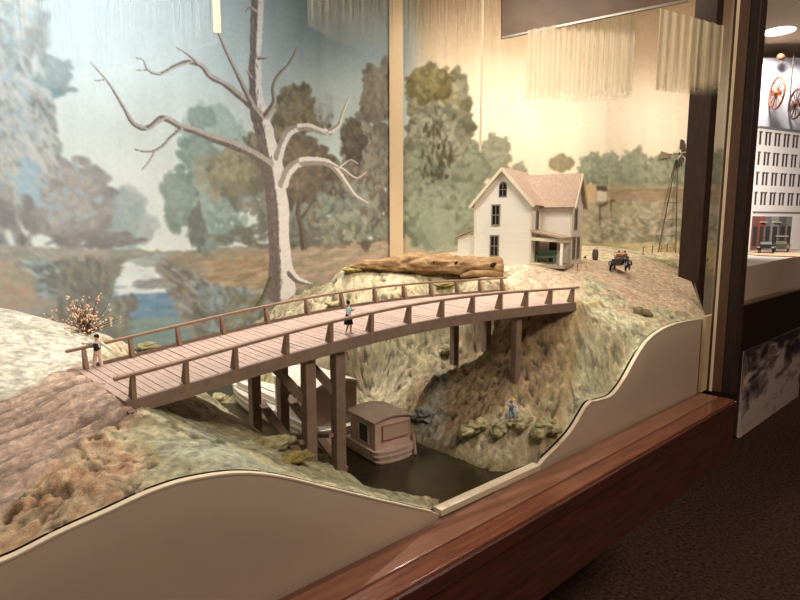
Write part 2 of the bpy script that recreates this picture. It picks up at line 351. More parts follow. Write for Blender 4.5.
CT += [np.array(q) for q in ((.40, 1.40, -.408), (.38, 1.6, -.406), (.38, 1.77, -.408), (.33, 1.40, -.410), (.31, 1.6, -.408), (.31, 1.80, -.410), (.48, 1.5, -.45), (.48, 1.7, -.45), (2.03, 1.23, -.318), (2.13, 1.65, -.318), (2.08, 1.45, -.318), (2.18, 1.62, -.308), (2.09, 1.23, -.322), (1.98, 1.4, -.37))]
LA_, LB_ = far_at(349, 268, 2.93), far_at(501, 277, 2.86)
CT = [p for p in CT if not (np.abs(np.cross((LB_-LA_)[:2], (p-LA_)[:2]))/np.linalg.norm((LB_-LA_)[:2]) < .10 and 0 < (p-LA_)[:2]@(LB_-LA_)[:2]/((LB_-LA_)[:2]@(LB_-LA_)[:2]) < 1.02)]
CT += [LA_+(LB_-LA_)*t for t in (0, .2, .4, .6, .8, 1.)]
CT = np.array(CT)
def dist(a, b): return np.sqrt(((a[:, None, :]-b[None, :, :])**2).sum(2)+.0016)
K = dist(CT[:, :2], CT[:, :2]); K[np.diag_indices(len(CT))] -= .012
NC = len(CT); Mx = np.zeros((NC+3, NC+3)); Mx[:NC, :NC] = K; Mx[:NC, NC] = 1; Mx[:NC, NC+1:] = CT[:, :2]; Mx[NC, :NC] = 1; Mx[NC+1:, :NC] = CT[:, :2].T
wts = np.linalg.solve(Mx, np.r_[CT[:, 2], 0, 0, 0])
def ground(X, Y):
    X = np.atleast_1d(X).ravel(); Y = np.atleast_1d(Y).ravel(); q = np.c_[X, Y]
    out = np.zeros(len(X))
    for i in range(0, len(X), 20000): out[i:i+20000] = dist(q[i:i+20000], CT[:, :2])@wts[:NC]+wts[NC]+q[i:i+20000]@wts[NC+1:]
    return out
def gz(x, y): return float(ground(x, y)[0])
# plan outline
sd_slope = (pr[1]-YF)/(pr[0]-pc[0])
def yfront(X):
    return np.where(X < pc[0], YF+.02, np.where(X < pr[0], YF+.02+(X-pc[0])*sd_slope, pr[1]+(X-pr[0])*.25))
def yback(X): return np.where(X < C1[0], 3.17, C1[1]-.03+(X-C1[0])*(PR[1]-C1[1])/(PR[0]-C1[0]))
xs = np.arange(-.66, 4.3, .0058); ok = yback(xs) > yfront(xs)+.02; xs = xs[ok]
NT = 380; NX = len(xs)
tt = np.linspace(0, 1, NT)**1.15
GX = np.repeat(xs[:, None], NT, 1); GY = yfront(xs)[:, None]+(yback(xs)-yfront(xs))[:, None]*tt[None]
GZ = ground(GX, GY).reshape(NX, NT)
PXt, PYt = (None, None)
def plan(pts, d): return [tuple(drop_at(x, y, d)[:2]) for x, y in pts]
def mask(poly, jit=.02, soft=.03):   # soft plan mask
    jx = GX+jit*fbm(GX*14, GY*14, 4)*2; jy = GY+jit*fbm(GX*14+50, GY*14+31, 4)*2
    acc = np.zeros(GX.shape)
    for ox, oy in ((0, 0), (soft, 0), (-soft, 0), (0, soft), (0, -soft), (soft*.5, soft*.5), (-soft*.5, -soft*.5), (soft*.5, -soft*.5), (-soft*.5, soft*.5)): acc += inpoly(jx+ox, jy+oy, poly)
    return acc/9
road1 = mask([(-.9, 1.28)]+plan([(0, 402), (78, 371), (98, 366), (140, 405), (60, 440), (0, 476)], .42)+[(-.9, 1.25)], .015, .012)
road1 = mask([(-.9, 1.15), (-.9, 1.75)]+plan([(0, 400), (78, 371), (95, 362), (142, 407), (70, 436), (0, 478)], .425)+[(-.3, 1.2)], .012, .012)
rough1 = mask([(-.9, .9), (-.9, 1.5)]+plan([(0, 470), (90, 425), (135, 405), (130, 425), (118, 450), (150, 465), (172, 482)], .45)+[(.45, .9)], .04, .02)
road2 = mask(plan([(498, 288), (520, 283), (560, 275)], .28)+plan([(605, 264), (650, 262), (700, 266)], .23)+[(4.4, 1.7), (3.3, 1.1), (2.98, 1.0), (2.9, 1.045)]+plan([(680, 304)], .38)+plan([(640, 297), (588, 290), (575, 300)], .33), .02, .02)
yard = mask([(2.2, 1.75), (2.25, 1.66)]+plan([(560, 277), (610, 263), (690, 258)], .22)+[(4.3, 1.8), (2.9, 3.2), (2.2, 3.2)], .03, .05)
mound = mask([(-.9, 1.7)]+plan([(0, 398), (78, 369), (98, 350), (110, 340), (88, 333)], .40)+[(.5, 3.2), (-.9, 3.2)], .02, .03)
greenr = mask(plan([(583, 300), (640, 300), (716, 316), (600, 430), (545, 470), (560, 400)], .42), .04, .05)
greenl = mask([(.35, 1.0)]+plan([(140, 412)], .45)+[(.7, 1.5), (1.0, 1.35), (1.1, 1.0)], .03, .03)
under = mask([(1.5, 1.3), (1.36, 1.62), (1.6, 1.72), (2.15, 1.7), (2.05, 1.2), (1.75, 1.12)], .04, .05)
blue = mask(plan([(416, 398), (440, 372), (452, 380), (445, 405), (425, 425)], .64), .03, .02)
inwater = np.clip((-.775-GZ)/.05, 0, 1)
def srgb_mix(base, c, m, k=1.): return base*(1-m[..., None]*k)+np.array(c, float)*m[..., None]*k
n1 = fbm(GX*6, GY*6, 5); n2 = fbm(GX*30+9, GY*30, 4); n3 = fbm(GX*90, GY*90+4, 3)
Cc = np.zeros(GX.shape+(3,))+np.array((200, 184, 152.))
Cc = srgb_mix(Cc, (170, 158, 120), np.clip(n1*1.6+.3, 0, 1))
Cc = srgb_mix(Cc, (222, 213, 194), mound)
Cc = srgb_mix(Cc, (196, 192, 168), np.clip(mound*(n1*1.6), 0, 1))
Cc = srgb_mix(Cc, (226, 210, 176), yard)
Cc = srgb_mix(Cc, (186, 176, 142), greenr)
Cc = srgb_mix(Cc, (186, 180, 148), np.clip(greenr*(n1*2.4+.3), 0, 1))
Cc = srgb_mix(Cc, (196, 170, 138), np.clip(greenr*(fbm(GX*9+40, GY*9, 4)*4-.9), 0, 1))
Cc = srgb_mix(Cc, (184, 176, 140), greenl)
Cc = srgb_mix(Cc, (172, 172, 148), np.clip(greenl*(n1*2.2+.3), 0, 1))
Cc = srgb_mix(Cc, (150, 126, 96), under, .75)  # brown earth tone, with the bridge's shade painted in
Cc = srgb_mix(Cc, (150, 156, 154), blue, .55)
Cc = srgb_mix(Cc, (208, 180, 146), rough1)
Cc = srgb_mix(Cc, (172, 138, 108), np.clip(rough1*(n2*2.6+.1), 0, 1))
Cc = srgb_mix(Cc, (196, 168, 148), road1)
Cc = srgb_mix(Cc, (212, 188, 160), road2)
Cc = srgb_mix(Cc, (190, 160, 134), np.clip(road2*(n2*2.2), 0, 1))
Cc = srgb_mix(Cc, (96, 84, 54), inwater)
Cc *= (1+.26*n3+.2*n2)[..., None]; Cc *= (1-.30*road1*np.clip(fbm((GX*.96+GY*.28)*5, (-GX*.28+GY*.96)*60, 4)*-2.2, 0, 1))[..., None]
# relief
rocky = np.clip(1-road1-road2-mound-yard-.45*greenl-.3*greenr, 0.08, 1)*np.clip((GZ+.84)/.06, .2, 1)
bank = np.clip((-.34-GZ)/.12, 0, 1)*np.clip((GX-1.25)/.1, 0, 1)
GZ2 = GZ+rocky*(.016*fbm(GX*8, GY*8, 5, .55)+(.010+.016*bank)*np.abs(fbm(GX*22+7, GY*22, 5, .6))+.010*fbm(GX*60, GY*60, 3)*(.35+bank))
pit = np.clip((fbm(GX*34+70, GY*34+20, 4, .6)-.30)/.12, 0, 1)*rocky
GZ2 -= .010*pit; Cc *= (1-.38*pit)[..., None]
GZ2 += mound*.004*fbm(GX*12, GY*12, 4)
# tool marks of the dirt road running along it
ru = GX*.96+GY*.28; rv = -GX*.28+GY*.96
GZ2 += road1*.015*fbm(ru*5, rv*60, 4)+rough1*(.016*fbm(ru*7, rv*40, 5)+.008*fbm(GX*20, GY*20, 4))
GZ2 += road2*.004*fbm(GX*30, GY*45, 4)
ck = np.abs(fbm(ru*4+3, rv*22+8, 4)); crack = np.clip(1-ck/.03, 0, 1)*np.clip(rough1+.55*road1, 0, 1)
GZ2 -= crack*.008; Cc *= (1-.32*crack)[..., None]
# earth lip along the abutment cut and road kerb
def ridge(pts, w, h):
    global GZ2
    best = np.full(GX.shape, 9.)
    for (x1, y1), (x2, y2) in zip(pts[:-1], pts[1:]):
        dx, dy = x2-x1, y2-y1; t = np.clip(((GX-x1)*dx+(GY-y1)*dy)/(dx*dx+dy*dy), 0, 1)
        best = np.minimum(best, np.hypot(GX-x1-t*dx, GY-y1-t*dy))
    k = np.exp(-(best/w)**2); GZ2 = GZ2+h*k; return k
lipp = [drop_at(598, 300, .335)[:2], drop_at(584, 312, .37)[:2], drop_at(573, 335, .43)[:2], drop_at(566, 360, .49)[:2], drop_at(557, 388, .56)[:2]]
lk = ridge(lipp, .022, .028); Cc = srgb_mix(Cc, (196, 170, 124), lk, .7)
kb = ridge([drop_at(582, 288, .32)[:2], drop_at(640, 298, .36)[:2], drop_at(700, 313, .42)[:2]], .016, .008); Cc = srgb_mix(Cc, (232, 206, 170), kb, .8)
# fade relief to the fascia line
fr = np.clip((GY-yfront(GX))/.05, 0, 1); fzl = np.interp(GX, fx, fz)
GZ2 = np.where(GX < pc[0], GZ2*fr+np.minimum(GZ2, np.where((GX > 1.06) & (GX < 1.58), -.85, fzl-.002))*(1-fr), GZ2)
# never rise above the bridge deck underneath it: handled by control points
Cc = np.clip(Cc, 8, 250)
def grid_mesh(name, VX, colors, mat_, parent=None, smooth=True):
    H, Wd = VX.shape[:2]; me = bpy.data.meshes.new(name); nv = H*Wd
    me.vertices.add(nv); me.vertices.foreach_set('co', VX.reshape(-1).astype(np.float32))
    idx = np.arange(nv).reshape(H, Wd); q = np.stack([idx[:-1, :-1], idx[1:, :-1], idx[1:, 1:], idx[:-1, 1:]], -1).reshape(-1, 4); nf = len(q)
    me.loops.add(nf*4); me.loops.foreach_set('vertex_index', q.reshape(-1).astype(np.int32))
    me.polygons.add(nf); me.polygons.foreach_set('loop_start', np.arange(0, nf*4, 4, dtype=np.int32)); 
    me.update(calc_edges=True)
    if smooth: me.polygons.foreach_set('use_smooth', np.ones(nf, bool))
    ca = me.color_attributes.new('paint', 'FLOAT_COLOR', 'POINT')
    c4 = np.ones((nv, 4), np.float32); c4[:, :3] = lin(colors.reshape(-1, 3)); ca.data.foreach_set('color', c4.reshape(-1))
    me.materials.append(mat_); me.validate(); o = bpy.data.objects.new(name, me); COL.objects.link(o)
    if parent: o.parent = parent
    return o
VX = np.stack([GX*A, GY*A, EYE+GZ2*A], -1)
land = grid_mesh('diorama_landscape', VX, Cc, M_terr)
tag(land, 'modelled plaster landscape with dirt roads and stream banks inside the glass case', 'landscape model')
_Zg = GZ2.copy()
def gtop(x, y):     # finished ground height (incl. relief), units of A
    i = int(np.clip(np.searchsorted(xs, x), 1, NX-1)); yy = GY[i]; return float(np.interp(y, yy, _Zg[i]))
def G(px_, py_, it=30):   # world point where the photo ray meets the finished ground
    r = ray(px_, py_); lo = None
    for t in np.arange(.9, 5, .004):
        p = r/(r@FH)*t
        if p[1] < YF+.02: continue
        i = int(np.clip(np.searchsorted(xs, p[0]), 1, NX-1))
        if p[1] > GY[i, -1]: break
        if p[2] <= gtop(p[0], p[1]): return np.array([p[0], p[1], gtop(p[0], p[1])])
    return p

# skirt under the terrain along the side between the posts
b = MB(); e0 = W((pc[0], YF+.02, -.44)); e1 = W((pr[0], pr[1], gtop(pr[0], pr[1]+.01)-.004))
b.add([e0, e1, Vector((e1.x, e1.y, zr-.1)), Vector((e0.x, e0.y, zr-.1))], [(0, 1, 2, 3)]).build('end_panel', M_fascia, fas)

# water
wn = mat('stream_resin', (34, 30, 18), .12, (52, 44, 26), 20, (1, 1, 1), .25, 60, .6)
b = MB(); zw = W((0, 0, -.802)).z
gxw = np.arange(.55, 1.75, .03); gyw = np.arange(YF+.022, 3.17, .03)
xx, yy = np.meshgrid(gxw, gyw, indexing='ij')
wat = grid_mesh('stream_water', np.stack([xx*A, yy*A, zw+0*xx+.0008*fbm(xx*25, yy*25, 3)], -1), np.zeros(xx.shape+(3,)), wn)
tag(wat, 'dark brown glossy water of the stream below the bridge', 'water')

#==================================================================== MURAL
exec_mural = True
R_ = 190.0
L1 = np.linalg.norm(C1-PL); L2 = np.linalg.norm(PR-C1); HT, HB = 1.66, -.92
d1 = (C1-PL)/L1; d2 = (PR-C1)/L2
CW = int((L1+L2)*R_); CH = int((HT-HB)*R_)
sv = np.linspace(0, L1+L2, CW); hv = np.linspace(HT, HB, CH)
base = np.where((sv < L1)[:, None], PL+sv[:, None]*d1, C1+(sv[:, None]-L1)*d2)
Pm = np.repeat(base[None], CH, 0).copy(); Pm[..., 2] = hv[:, None]
zc = Pm@FW; MX = 400+FPX*(Pm@RI)/zc; MY = 300-FPX*(Pm@UPV)/zc
def to_canvas(x, y):
    left = x < 395
    P = hit(x, y, C1, d1 if left else d2); s = np.linalg.norm((P-(PL if left else C1))[:2])
    s = s*(1 if left or True else 1)+(0 if left else L1)
    sc = R_*(P@FW)/FPX          # canvas cells per photo pixel
    return (HT-P[2])/(HT-HB)*(CH-1), s/(L1+L2)*(CW-1), sc
CV = np.zeros((CH, CW, 3))
def put(mask_, c, k=1.):
    CV[:] = CV*(1-mask_[..., None]*k)+np.array(c, float)*mask_[..., None]*k
def ss(a, b, x): t = np.clip((x-a)/(b-a), 0, 1); return t*t*(3-2*t)
def dab(i, j, a_, b_, ang, c, al):
    r = int(max(a_, b_))+2; i0, i1, j0, j1 = max(0, int(i)-r), min(CH, int(i)+r+1), max(0, int(j)-r), min(CW, int(j)+r+1)
    if i0 >= i1 or j0 >= j1: return
    yy, xx = np.ogrid[i0:i1, j0:j1]; ca, sa = math.cos(ang), math.sin(ang); u = ((xx-j)*ca+(yy-i)*sa)/a_; v = (-(xx-j)*sa+(yy-i)*ca)/b_
    m = np.clip((1.15-np.sqrt(u*u+v*v))*3.2, 0, 1)*al
    CV[i0:i1, j0:j1] = CV[i0:i1, j0:j1]*(1-m[..., None])+c*m[..., None]
def dabs(n, cx, cy, rx, ry, cols, size=3, asp=2, ang=0, spread=1.5, al=.7, edge=.9, jitc=10, stroke=None):
    cols = np.array(cols, float)
    for _ in range(int(n)):
        t = random.random()*2*pi; r = math.sqrt(random.random())*edge*(1+.12*math.sin(5*t+cx)+.1*math.sin(9*t+cy))
        x = cx+rx*r*math.cos(t); y = cy+ry*r*math.sin(t)
        if x > 760 or y > 345 or x < -420: continue
        i, j, sc = to_canvas(x, y); s = size*sc*(.6+.8*random.random())
        c = cols[random.randrange(len(cols))]+random.uniform(-jitc, jitc)
        dab(i, j, s*asp**.5, s/asp**.5, ang+random.uniform(-spread, spread), c, al)
def tree(cx, cy, rx, ry, dark, mid, light, size=3.2, dens=1., al=.75, asp=1.8):
    ar = rx*ry/ (size*size)
    dabs(ar*1.4*dens, cx, cy, rx, ry, dark, size*1.4, asp, 0, 1.6, al)
    dabs(ar*1.5*dens, cx-.08*rx, cy-.08*ry, rx*.92, ry*.92, mid, size, asp, 0, 1.6, al)
    dabs(ar*.9*dens, cx-.15*rx, cy-.2*ry, rx*.8, ry*.75, light, size*.75, asp, 0, 1.6, al*.85)
def region(poly, n, cols, size=3, asp=3, ang=0, spread=.4, al=.7, jitc=9):
    xs_ = [p[0] for p in poly]; ys_ = [p[1] for p in poly]; cols = np.array(cols, float); k = 0
    while k < n:
        x = random.uniform(min(xs_), max(xs_)); y = random.uniform(min(ys_), max(ys_)); k += 1
        if not bool(inpoly(np.array(x), np.array(y), poly)): continue
        i, j, sc = to_canvas(x, y); s = size*sc*(.6+.8*random.random())
        dab(i, j, s*asp**.5, s/asp**.5, ang+random.uniform(-spread, spread), cols[random.randrange(len(cols))]+random.uniform(-jitc, jitc), al)
def fill(poly, c, wob=2., k=1.):
    m = inpoly(MX+wob*2*fbm(MX*.12, MY*.12, 4), MY+wob*2*fbm(MX*.12+40, MY*.12, 4), poly).astype(float); put(m, c, k)
def limb(pts, w, c_l, c_r, step=.8):   # painted trunk or branch: pale one side, darker the other
    P_ = [np.array(p, float) for p in pts]; out = []
    for i in range(len(P_)-1):
        a, b, c, d = P_[max(i-1, 0)], P_[i], P_[i+1], P_[min(i+2, len(P_)-1)]
        for t in (0, .25, .5, .75):
            q = .5*((2*b)+(-a+c)*t+(2*a-5*b+4*c-d)*t*t+(-a+3*b-3*c+d)*t**3); q[2] = max(.5, q[2]*(1+.07*math.sin(q[0]*.9+q[1]*.7))); out.append(q)
    pts = out+[P_[-1]]
    for (x1, y1, w1), (x2, y2, w2) in zip([(p[0], p[1], p[2]) for p in pts[:-1]], [(p[0], p[1], p[2]) for p in pts[1:]]):
        L = math.hypot(x2-x1, y2-y1); n = max(2, int(L/step)); nx, ny = -(y2-y1)/L, (x2-x1)/L
        if nx < 0 or (abs(nx) < .2 and ny > 0): nx, ny = -nx, -ny
        for k in range(n):
            t = (k+random.random())/n; x = x1+(x2-x1)*t; y = y1+(y2-y1)*t; ww = (w1+(w2-w1)*t)*w
            for s_, c in ((-.22, c_r), (.22, c_l)):
                i, j, sc = to_canvas(x+nx*ww*s_, y+ny*ww*s_)
                r = max(.55, ww*.34*sc*random.uniform(.8, 1.1)); dab(i, j, r*1.2, r, math.atan2(y2-y1, x2-x1), np.array(c, float)+random.uniform(-10, 10), .85)
# sky, with the cool left and warm right case light painted in
t1 = ss(150, 395, MX); t2 = ss(395, 430, MX)
vert = ss(-80, 230, MY)
def g3(c0, c1_, t): return np.array(c0)*(1-t[..., None])+np.array(c1_)*t[..., None]
skyL = g3((166, 184, 190), (222, 232, 228), ss(-30, 150, MY))
skyM = g3((112, 134, 142), (192, 208, 206), ss(-10, 190, MY))
skyR = g3((150, 124, 96), (240, 226, 200), ss(-10, 125, MY))  # brown top: a reflection in the glass painted into the sky colour
CV[:] = g3((0, 0, 0), (0, 0, 0), t1)+skyL*(1-t1[..., None])+skyM*t1[..., None]
CV[:] = CV*(1-t2[..., None])+skyR*t2[..., None]
put(np.exp(-((MX-150)/70)**2-((MY-235)/80)**2), (226, 236, 232), .8)
put(np.exp(-((MX-592)/45)**2-((MY-95)/28)**2), (196, 190, 170), .55)
for (cx, cy, rx, ry, c, k) in ((330, 90, 60, 30, (200, 208, 196), .3), (360, 40, 50, 30, (104, 118, 128), .5), (620, 130, 60, 22, (244, 230, 206), .5), (640, 50, 90, 30, (150, 124, 96), .5)):  # brown blob deepens the painted reflection at upper right
    put(np.exp(-((MX-cx)/rx)**2-((MY-cy)/ry)**2), c, k)
CV += (10*fbm(MX*.10, MY*.008, 3)+8*fbm(MX*.03, MY*.03, 4))[..., None]
# lands
fill([(-900, 240), (140, 250), (175, 252), (250, 246), (395, 236), (395, 460), (-900, 460)], (150, 144, 128), 2)
fill([(395, 232), (520, 215), (560, 192), (590, 188), (900, 188), (900, 460), (395, 460)], (184, 170, 144), 2)
# far misty woods, left
dabs(500, 120, 222, 34, 34, [(160, 178, 180), (146, 164, 168), (176, 190, 190), (150, 150, 152)], 5, 1.6, 0, 1.6, .5)
dabs(260, 122, 218, 20, 30, [(128, 148, 152), (144, 160, 160)], 3.5, 1.5, 0, 1.6, .5)
# left wood
GD = [(102, 100, 104), (92, 98, 100), (112, 108, 104)]; GM = [(132, 130, 130), (124, 134, 132), (142, 136, 130), (120, 140, 146)]; GL = [(172, 168, 162), (158, 168, 166), (184, 176, 168), (136, 164, 178)]
tree(14, 90, 40, 110, GD, GM, GL, 4.2, 1.0)
tree(20, 20, 26, 50, GD, GM, GL, 3.8, .9)
tree(26, 165, 42, 62, GD, GM, GL, 4.2, 1.0)
tree(55, 78, 19, 20, [(84, 108, 112), (92, 112, 112)], [(110, 128, 130)], [(124, 142, 142)], 3, 1)
tree(78, 205, 40, 46, [(112, 104, 106), (98, 96, 100)], [(138, 128, 126), (126, 122, 126)], [(160, 148, 142), (140, 158, 172)], 4, 1.)
dabs(160, 25, 130, 34, 90, [(196, 190, 184), (188, 196, 196)], 3, 5, 1.2, .5, .6)
dabs(60, 30, 185, 12, 26, [(128, 162, 186), (148, 176, 190)], 4, 2.5, 1.3, .4, .7)
dabs(60, 12, 225, 34, 26, [(84, 82, 84), (96, 92, 94)], 5, 2, 1.4, .5, .6)
dabs(120, 95, 240, 46, 10, [(98, 92, 96), (110, 104, 106)], 3.2, 3, 0, .4, .6)
for tx in (-70, -140, -220, -310): tree(tx, 110, 50, 110, GD, GM, GL, 6, .8)
region([(-420, 246), (-60, 246), (-60, 345), (-420, 345)], 1200, [(150, 144, 132), (130, 128, 122), (166, 156, 142), (136, 144, 130)], 6, 3.5, .12, .4, .7)
# left bank
region([(-60, 246), (150, 252), (128, 262), (115, 285), (110, 345), (-60, 345)], 2600, [(150, 144, 132), (130, 128, 122), (166, 156, 142), (136, 144, 130), (160, 150, 150)], 4, 3.5, .12, .4, .7)
region([(20, 262), (75, 262), (70, 300), (20, 290)], 260, [(106, 110, 108), (128, 146, 150), (94, 96, 94), (170, 190, 196)], 3.5, 3, .4, .6, .7)
region([(-40, 262), (25, 262), (40, 310), (-40, 310)], 200, [(178, 148, 130), (164, 138, 120), (150, 150, 130)], 4, 3, .1, .4, .6)
region([(60, 262), (125, 262), (112, 300), (105, 345), (60, 330)], 700, [(112, 108, 106), (132, 126, 116), (98, 94, 94), (120, 126, 112)], 3.6, 3, 1.2, .4, .7)
# river
fill([(148, 254), (178, 254), (160, 262), (168, 290), (195, 318), (212, 350), (100, 350), (112, 296), (120, 275), (133, 262)], (150, 168, 176), 1.5)
region([(128, 262), (160, 260), (162, 285), (172, 296), (118, 298)], 260, [(232, 236, 234), (224, 232, 232), (214, 224, 226)], 3.4, 4, .0, .15, .85)
region([(116, 296), (176, 294), (200, 320), (212, 345), (104, 345)], 650, [(108, 142, 174), (120, 150, 176), (96, 132, 164), (128, 150, 156)], 4, 5, 0, .15, .8)
region([(120, 318), (200, 318), (215, 345), (104, 345)], 260, [(118, 142, 140), (130, 152, 150)], 4, 5, 0, .15, .7)
dabs(60, 150, 284, 18, 5, [(120, 124, 126), (146, 152, 154)], 2.4, 5, 0, .2, .7)
dabs(40, 150, 262, 22, 4, [(168, 178, 176), (150, 156, 150)], 2.6, 5, 0, .2, .7)
region([(112, 300), (135, 296), (130, 345), (95, 345)], 160, [(118, 118, 106), (138, 138, 120), (110, 104, 104)], 3.4, 2, 1, 1, .7)
# middle ground right of the river
region([(170, 255), (395, 238), (395, 300), (340, 345), (200, 345), (175, 290), (160, 262)], 3000, [(156, 138, 116), (140, 126, 108), (168, 150, 128), (128, 124, 100), (148, 138, 124)], 4, 4, -.08, .3, .7)
region([(200, 262), (300, 250), (300, 285), (210, 300)], 260, [(178, 150, 118), (190, 164, 136), (150, 118, 90)], 3, 6, -.15, .2, .7)
region([(290, 250), (392, 240), (392, 268), (300, 290)], 300, [(172, 150, 130), (184, 160, 140), (146, 134, 112)], 3, 6, -.08, .2, .7)
region([(158, 262), (172, 262), (230, 295), (262, 345), (205, 345), (186, 312), (166, 290)], 800, [(116, 110, 106), (136, 130, 124), (98, 94, 92), (156, 160, 160)], 3.4, 3, .7, .4, .75)
region([(200, 288), (270, 290), (290, 340), (210, 345)], 420, [(128, 146, 152), (96, 104, 102), (118, 120, 106), (150, 168, 176)], 3.4, 2, .8, .8, .65)
region([(230, 300), (330, 290), (300, 345), (230, 345)], 260, [(120, 118, 88), (136, 128, 98), (104, 104, 84)], 3.2, 3, -.8, .4, .7)
# woods, middle
TG = [(116, 146, 138), (130, 158, 150)]
tree(215, 140, 36, 34, [(140, 164, 158)], [(150, 174, 168)], [(166, 188, 180)], 4, 1., .55)
tree(202, 118, 13, 13, [(104, 126, 120)], [(116, 138, 130)], [(128, 150, 142)], 2.6, 1.)
tree(198, 152, 20, 16, [(92, 116, 110)], [(108, 132, 122)], [(126, 148, 136)], 3, 1.)
tree(212, 205, 34, 46, [(106, 128, 122), (96, 116, 112)], [(124, 148, 140), (116, 138, 130)], [(146, 168, 158)], 3.8, .9, .65)
tree(180, 198, 17, 34, [(84, 104, 98), (92, 108, 100)], [(108, 128, 118)], [(124, 144, 134)], 3, 1.)
dabs(80, 197, 228, 8, 22, [(70, 76, 70), (82, 86, 80)], 2.8, 2.4, 1.4, .4, .7)
dabs(80, 215, 175, 22, 26, [(150, 138, 112), (140, 126, 104)], 3, 2, -.8, .5, .6)
dabs(260, 300, 236, 100, 13, [(92, 88, 78), (104, 100, 90), (84, 86, 78)], 3.2, 3, 0, .4, .65)
tree(300, 195, 66, 42, [(90, 90, 78), (82, 86, 78)], [(116, 110, 94), (108, 114, 104)], [(138, 130, 108), (128, 140, 134)], 3.6, 1.)
BD = [(84, 74, 56), (76, 70, 58)]; BM = [(112, 98, 74), (102, 96, 78)]; BL = [(146, 130, 98), (132, 122, 100)]
tree(296, 112, 22, 28, BD, BM, BL, 2.8, 1.)
tree(318, 120, 14, 16, BD, BM, BL, 2.6, 1.)
tree(280, 148, 34, 28, BD, BM, BL, 3, 1.)
tree(300, 172, 42, 34, [(78, 66, 54), (88, 76, 62)], [(104, 90, 74), (96, 88, 76)], [(126, 108, 86)], 3, 1.)
tree(236, 172, 30, 26, [(92, 90, 70), (84, 86, 70)], [(118, 112, 84)], [(150, 140, 106)], 3, 1.)
tree(370, 175, 32, 66, [(80, 74, 68), (88, 80, 74), (92, 88, 80)], [(112, 104, 92), (104, 98, 90)], [(146, 136, 120), (134, 138, 126)], 3.4, 1.1)
tree(378, 95, 18, 34, [(86, 80, 72), (94, 90, 80)], [(112, 104, 92)], [(128, 120, 106)], 3.2, 1.)
tree(354, 140, 12, 24, [(70, 62, 56)], [(84, 76, 66)], [(104, 96, 84)], 2.6, 1.)
tree(325, 110, 10, 18, [(150, 160, 158)], [(166, 174, 170)], [(180, 188, 184)], 2.6, .6, .5)
dabs(90, 345, 205, 40, 26, [(142, 150, 138), (128, 140, 132), (98, 92, 80)], 4, 1.6, 0, 1.6, .6)
dabs(120, 350, 228, 46, 14, [(92, 92, 80), (122, 130, 118), (146, 148, 130)], 3.4, 1.8, 0, 1.6, .65)
limb([(304, 248, 7), (302, 230, 5.5), (298, 212, 5), (300, 200, 4)], 1, (96, 84, 70), (70, 60, 52))
limb([(302, 218, 3), (310, 206, 2.4), (316, 196, 2)], 1, (90, 78, 66), (70, 60, 52))
# tall trees right of the batten
OD = [(92, 88, 66), (104, 100, 80)]; OM = [(126, 122, 98), (136, 134, 112), (118, 112, 86)]; OL = [(160, 156, 132), (150, 148, 124), (146, 132, 92)]
tree(440, 110, 34, 46, OD, OM, OL, 3, 1.1)
tree(430, 85, 24, 20, [(92, 84, 56)], [(112, 104, 72)], [(136, 126, 86)], 2.6, 1.)
tree(440, 165, 38, 62, [(96, 94, 78), (108, 108, 90)], [(132, 130, 110), (124, 122, 102)], [(168, 164, 142), (150, 152, 132)], 3, 1.1)
tree(418, 195, 24, 52, [(108, 112, 94)], [(132, 134, 112)], [(154, 156, 134)], 3, 1.)
dabs(80, 436, 160, 16, 52, [(74, 66, 50), (84, 76, 60)], 2.4, 3, 1.5, .4, .7)
tree(496, 158, 15, 24, [(128, 128, 106)], [(142, 142, 120)], [(156, 154, 132)], 2.6, 1.)
tree(474, 172, 14, 26, [(120, 124, 104)], [(136, 140, 118)], [(148, 152, 130)], 2.6, 1.)
tree(455, 215, 60, 36, [(118, 126, 106)], [(140, 146, 124), (128, 134, 114)], [(158, 162, 140)], 3.2, 1.)
tree(521, 169, 8, 5, [(140, 140, 116)], [(150, 150, 126)], [(158, 156, 134)], 2, 1.)
tree(562, 164, 12, 9, [(136, 126, 96)], [(152, 142, 112)], [(162, 152, 122)], 2, 1.)
fill([(418, 215), (432, 208), (455, 210), (455, 250), (434, 250), (420, 226)], (162, 168, 146), 1, .75)
fill([(418, 218), (433, 208), (434, 250), (418, 250)], (140, 150, 130), 1, .5)
# row of poplars on the horizon
for k in range(26):
    x = 586+k*7.2+random.uniform(-2, 2); h = random.uniform(26, 42); w_ = random.uniform(5, 8)
    tree(x, 188-h/2, w_, h/2, [(128, 132, 110), (118, 126, 106)], [(144, 150, 128), (152, 156, 134)], [(166, 170, 148)], 2.2, 1., .6, 2)
region([(584, 184), (765, 184), (765, 192), (584, 192)], 260, [(150, 146, 118), (170, 160, 132)], 2, 5, 0, .1, .7)
region([(600, 189), (765, 189), (765, 204), (612, 204)], 500, [(158, 138, 112), (170, 150, 124), (148, 130, 106)], 2.2, 8, 0, .06, .75)
region([(580, 202), (765, 200), (765, 250), (575, 250)], 1700, [(172, 162, 134), (156, 150, 124), (186, 174, 146), (144, 136, 112), (192, 184, 166)], 2.6, 3, .3, 1.2, .6)
region([(600, 218), (765, 216), (765, 243), (590, 243)], 500, [(138, 134, 112), (124, 120, 98), (198, 190, 170)], 2.4, 3, .3, 1.2, .6)
region([(560, 243), (765, 241), (765, 275), (540, 275)], 500, [(206, 188, 138), (198, 182, 134), (214, 196, 150)], 3, 5, 0, .15, .75)
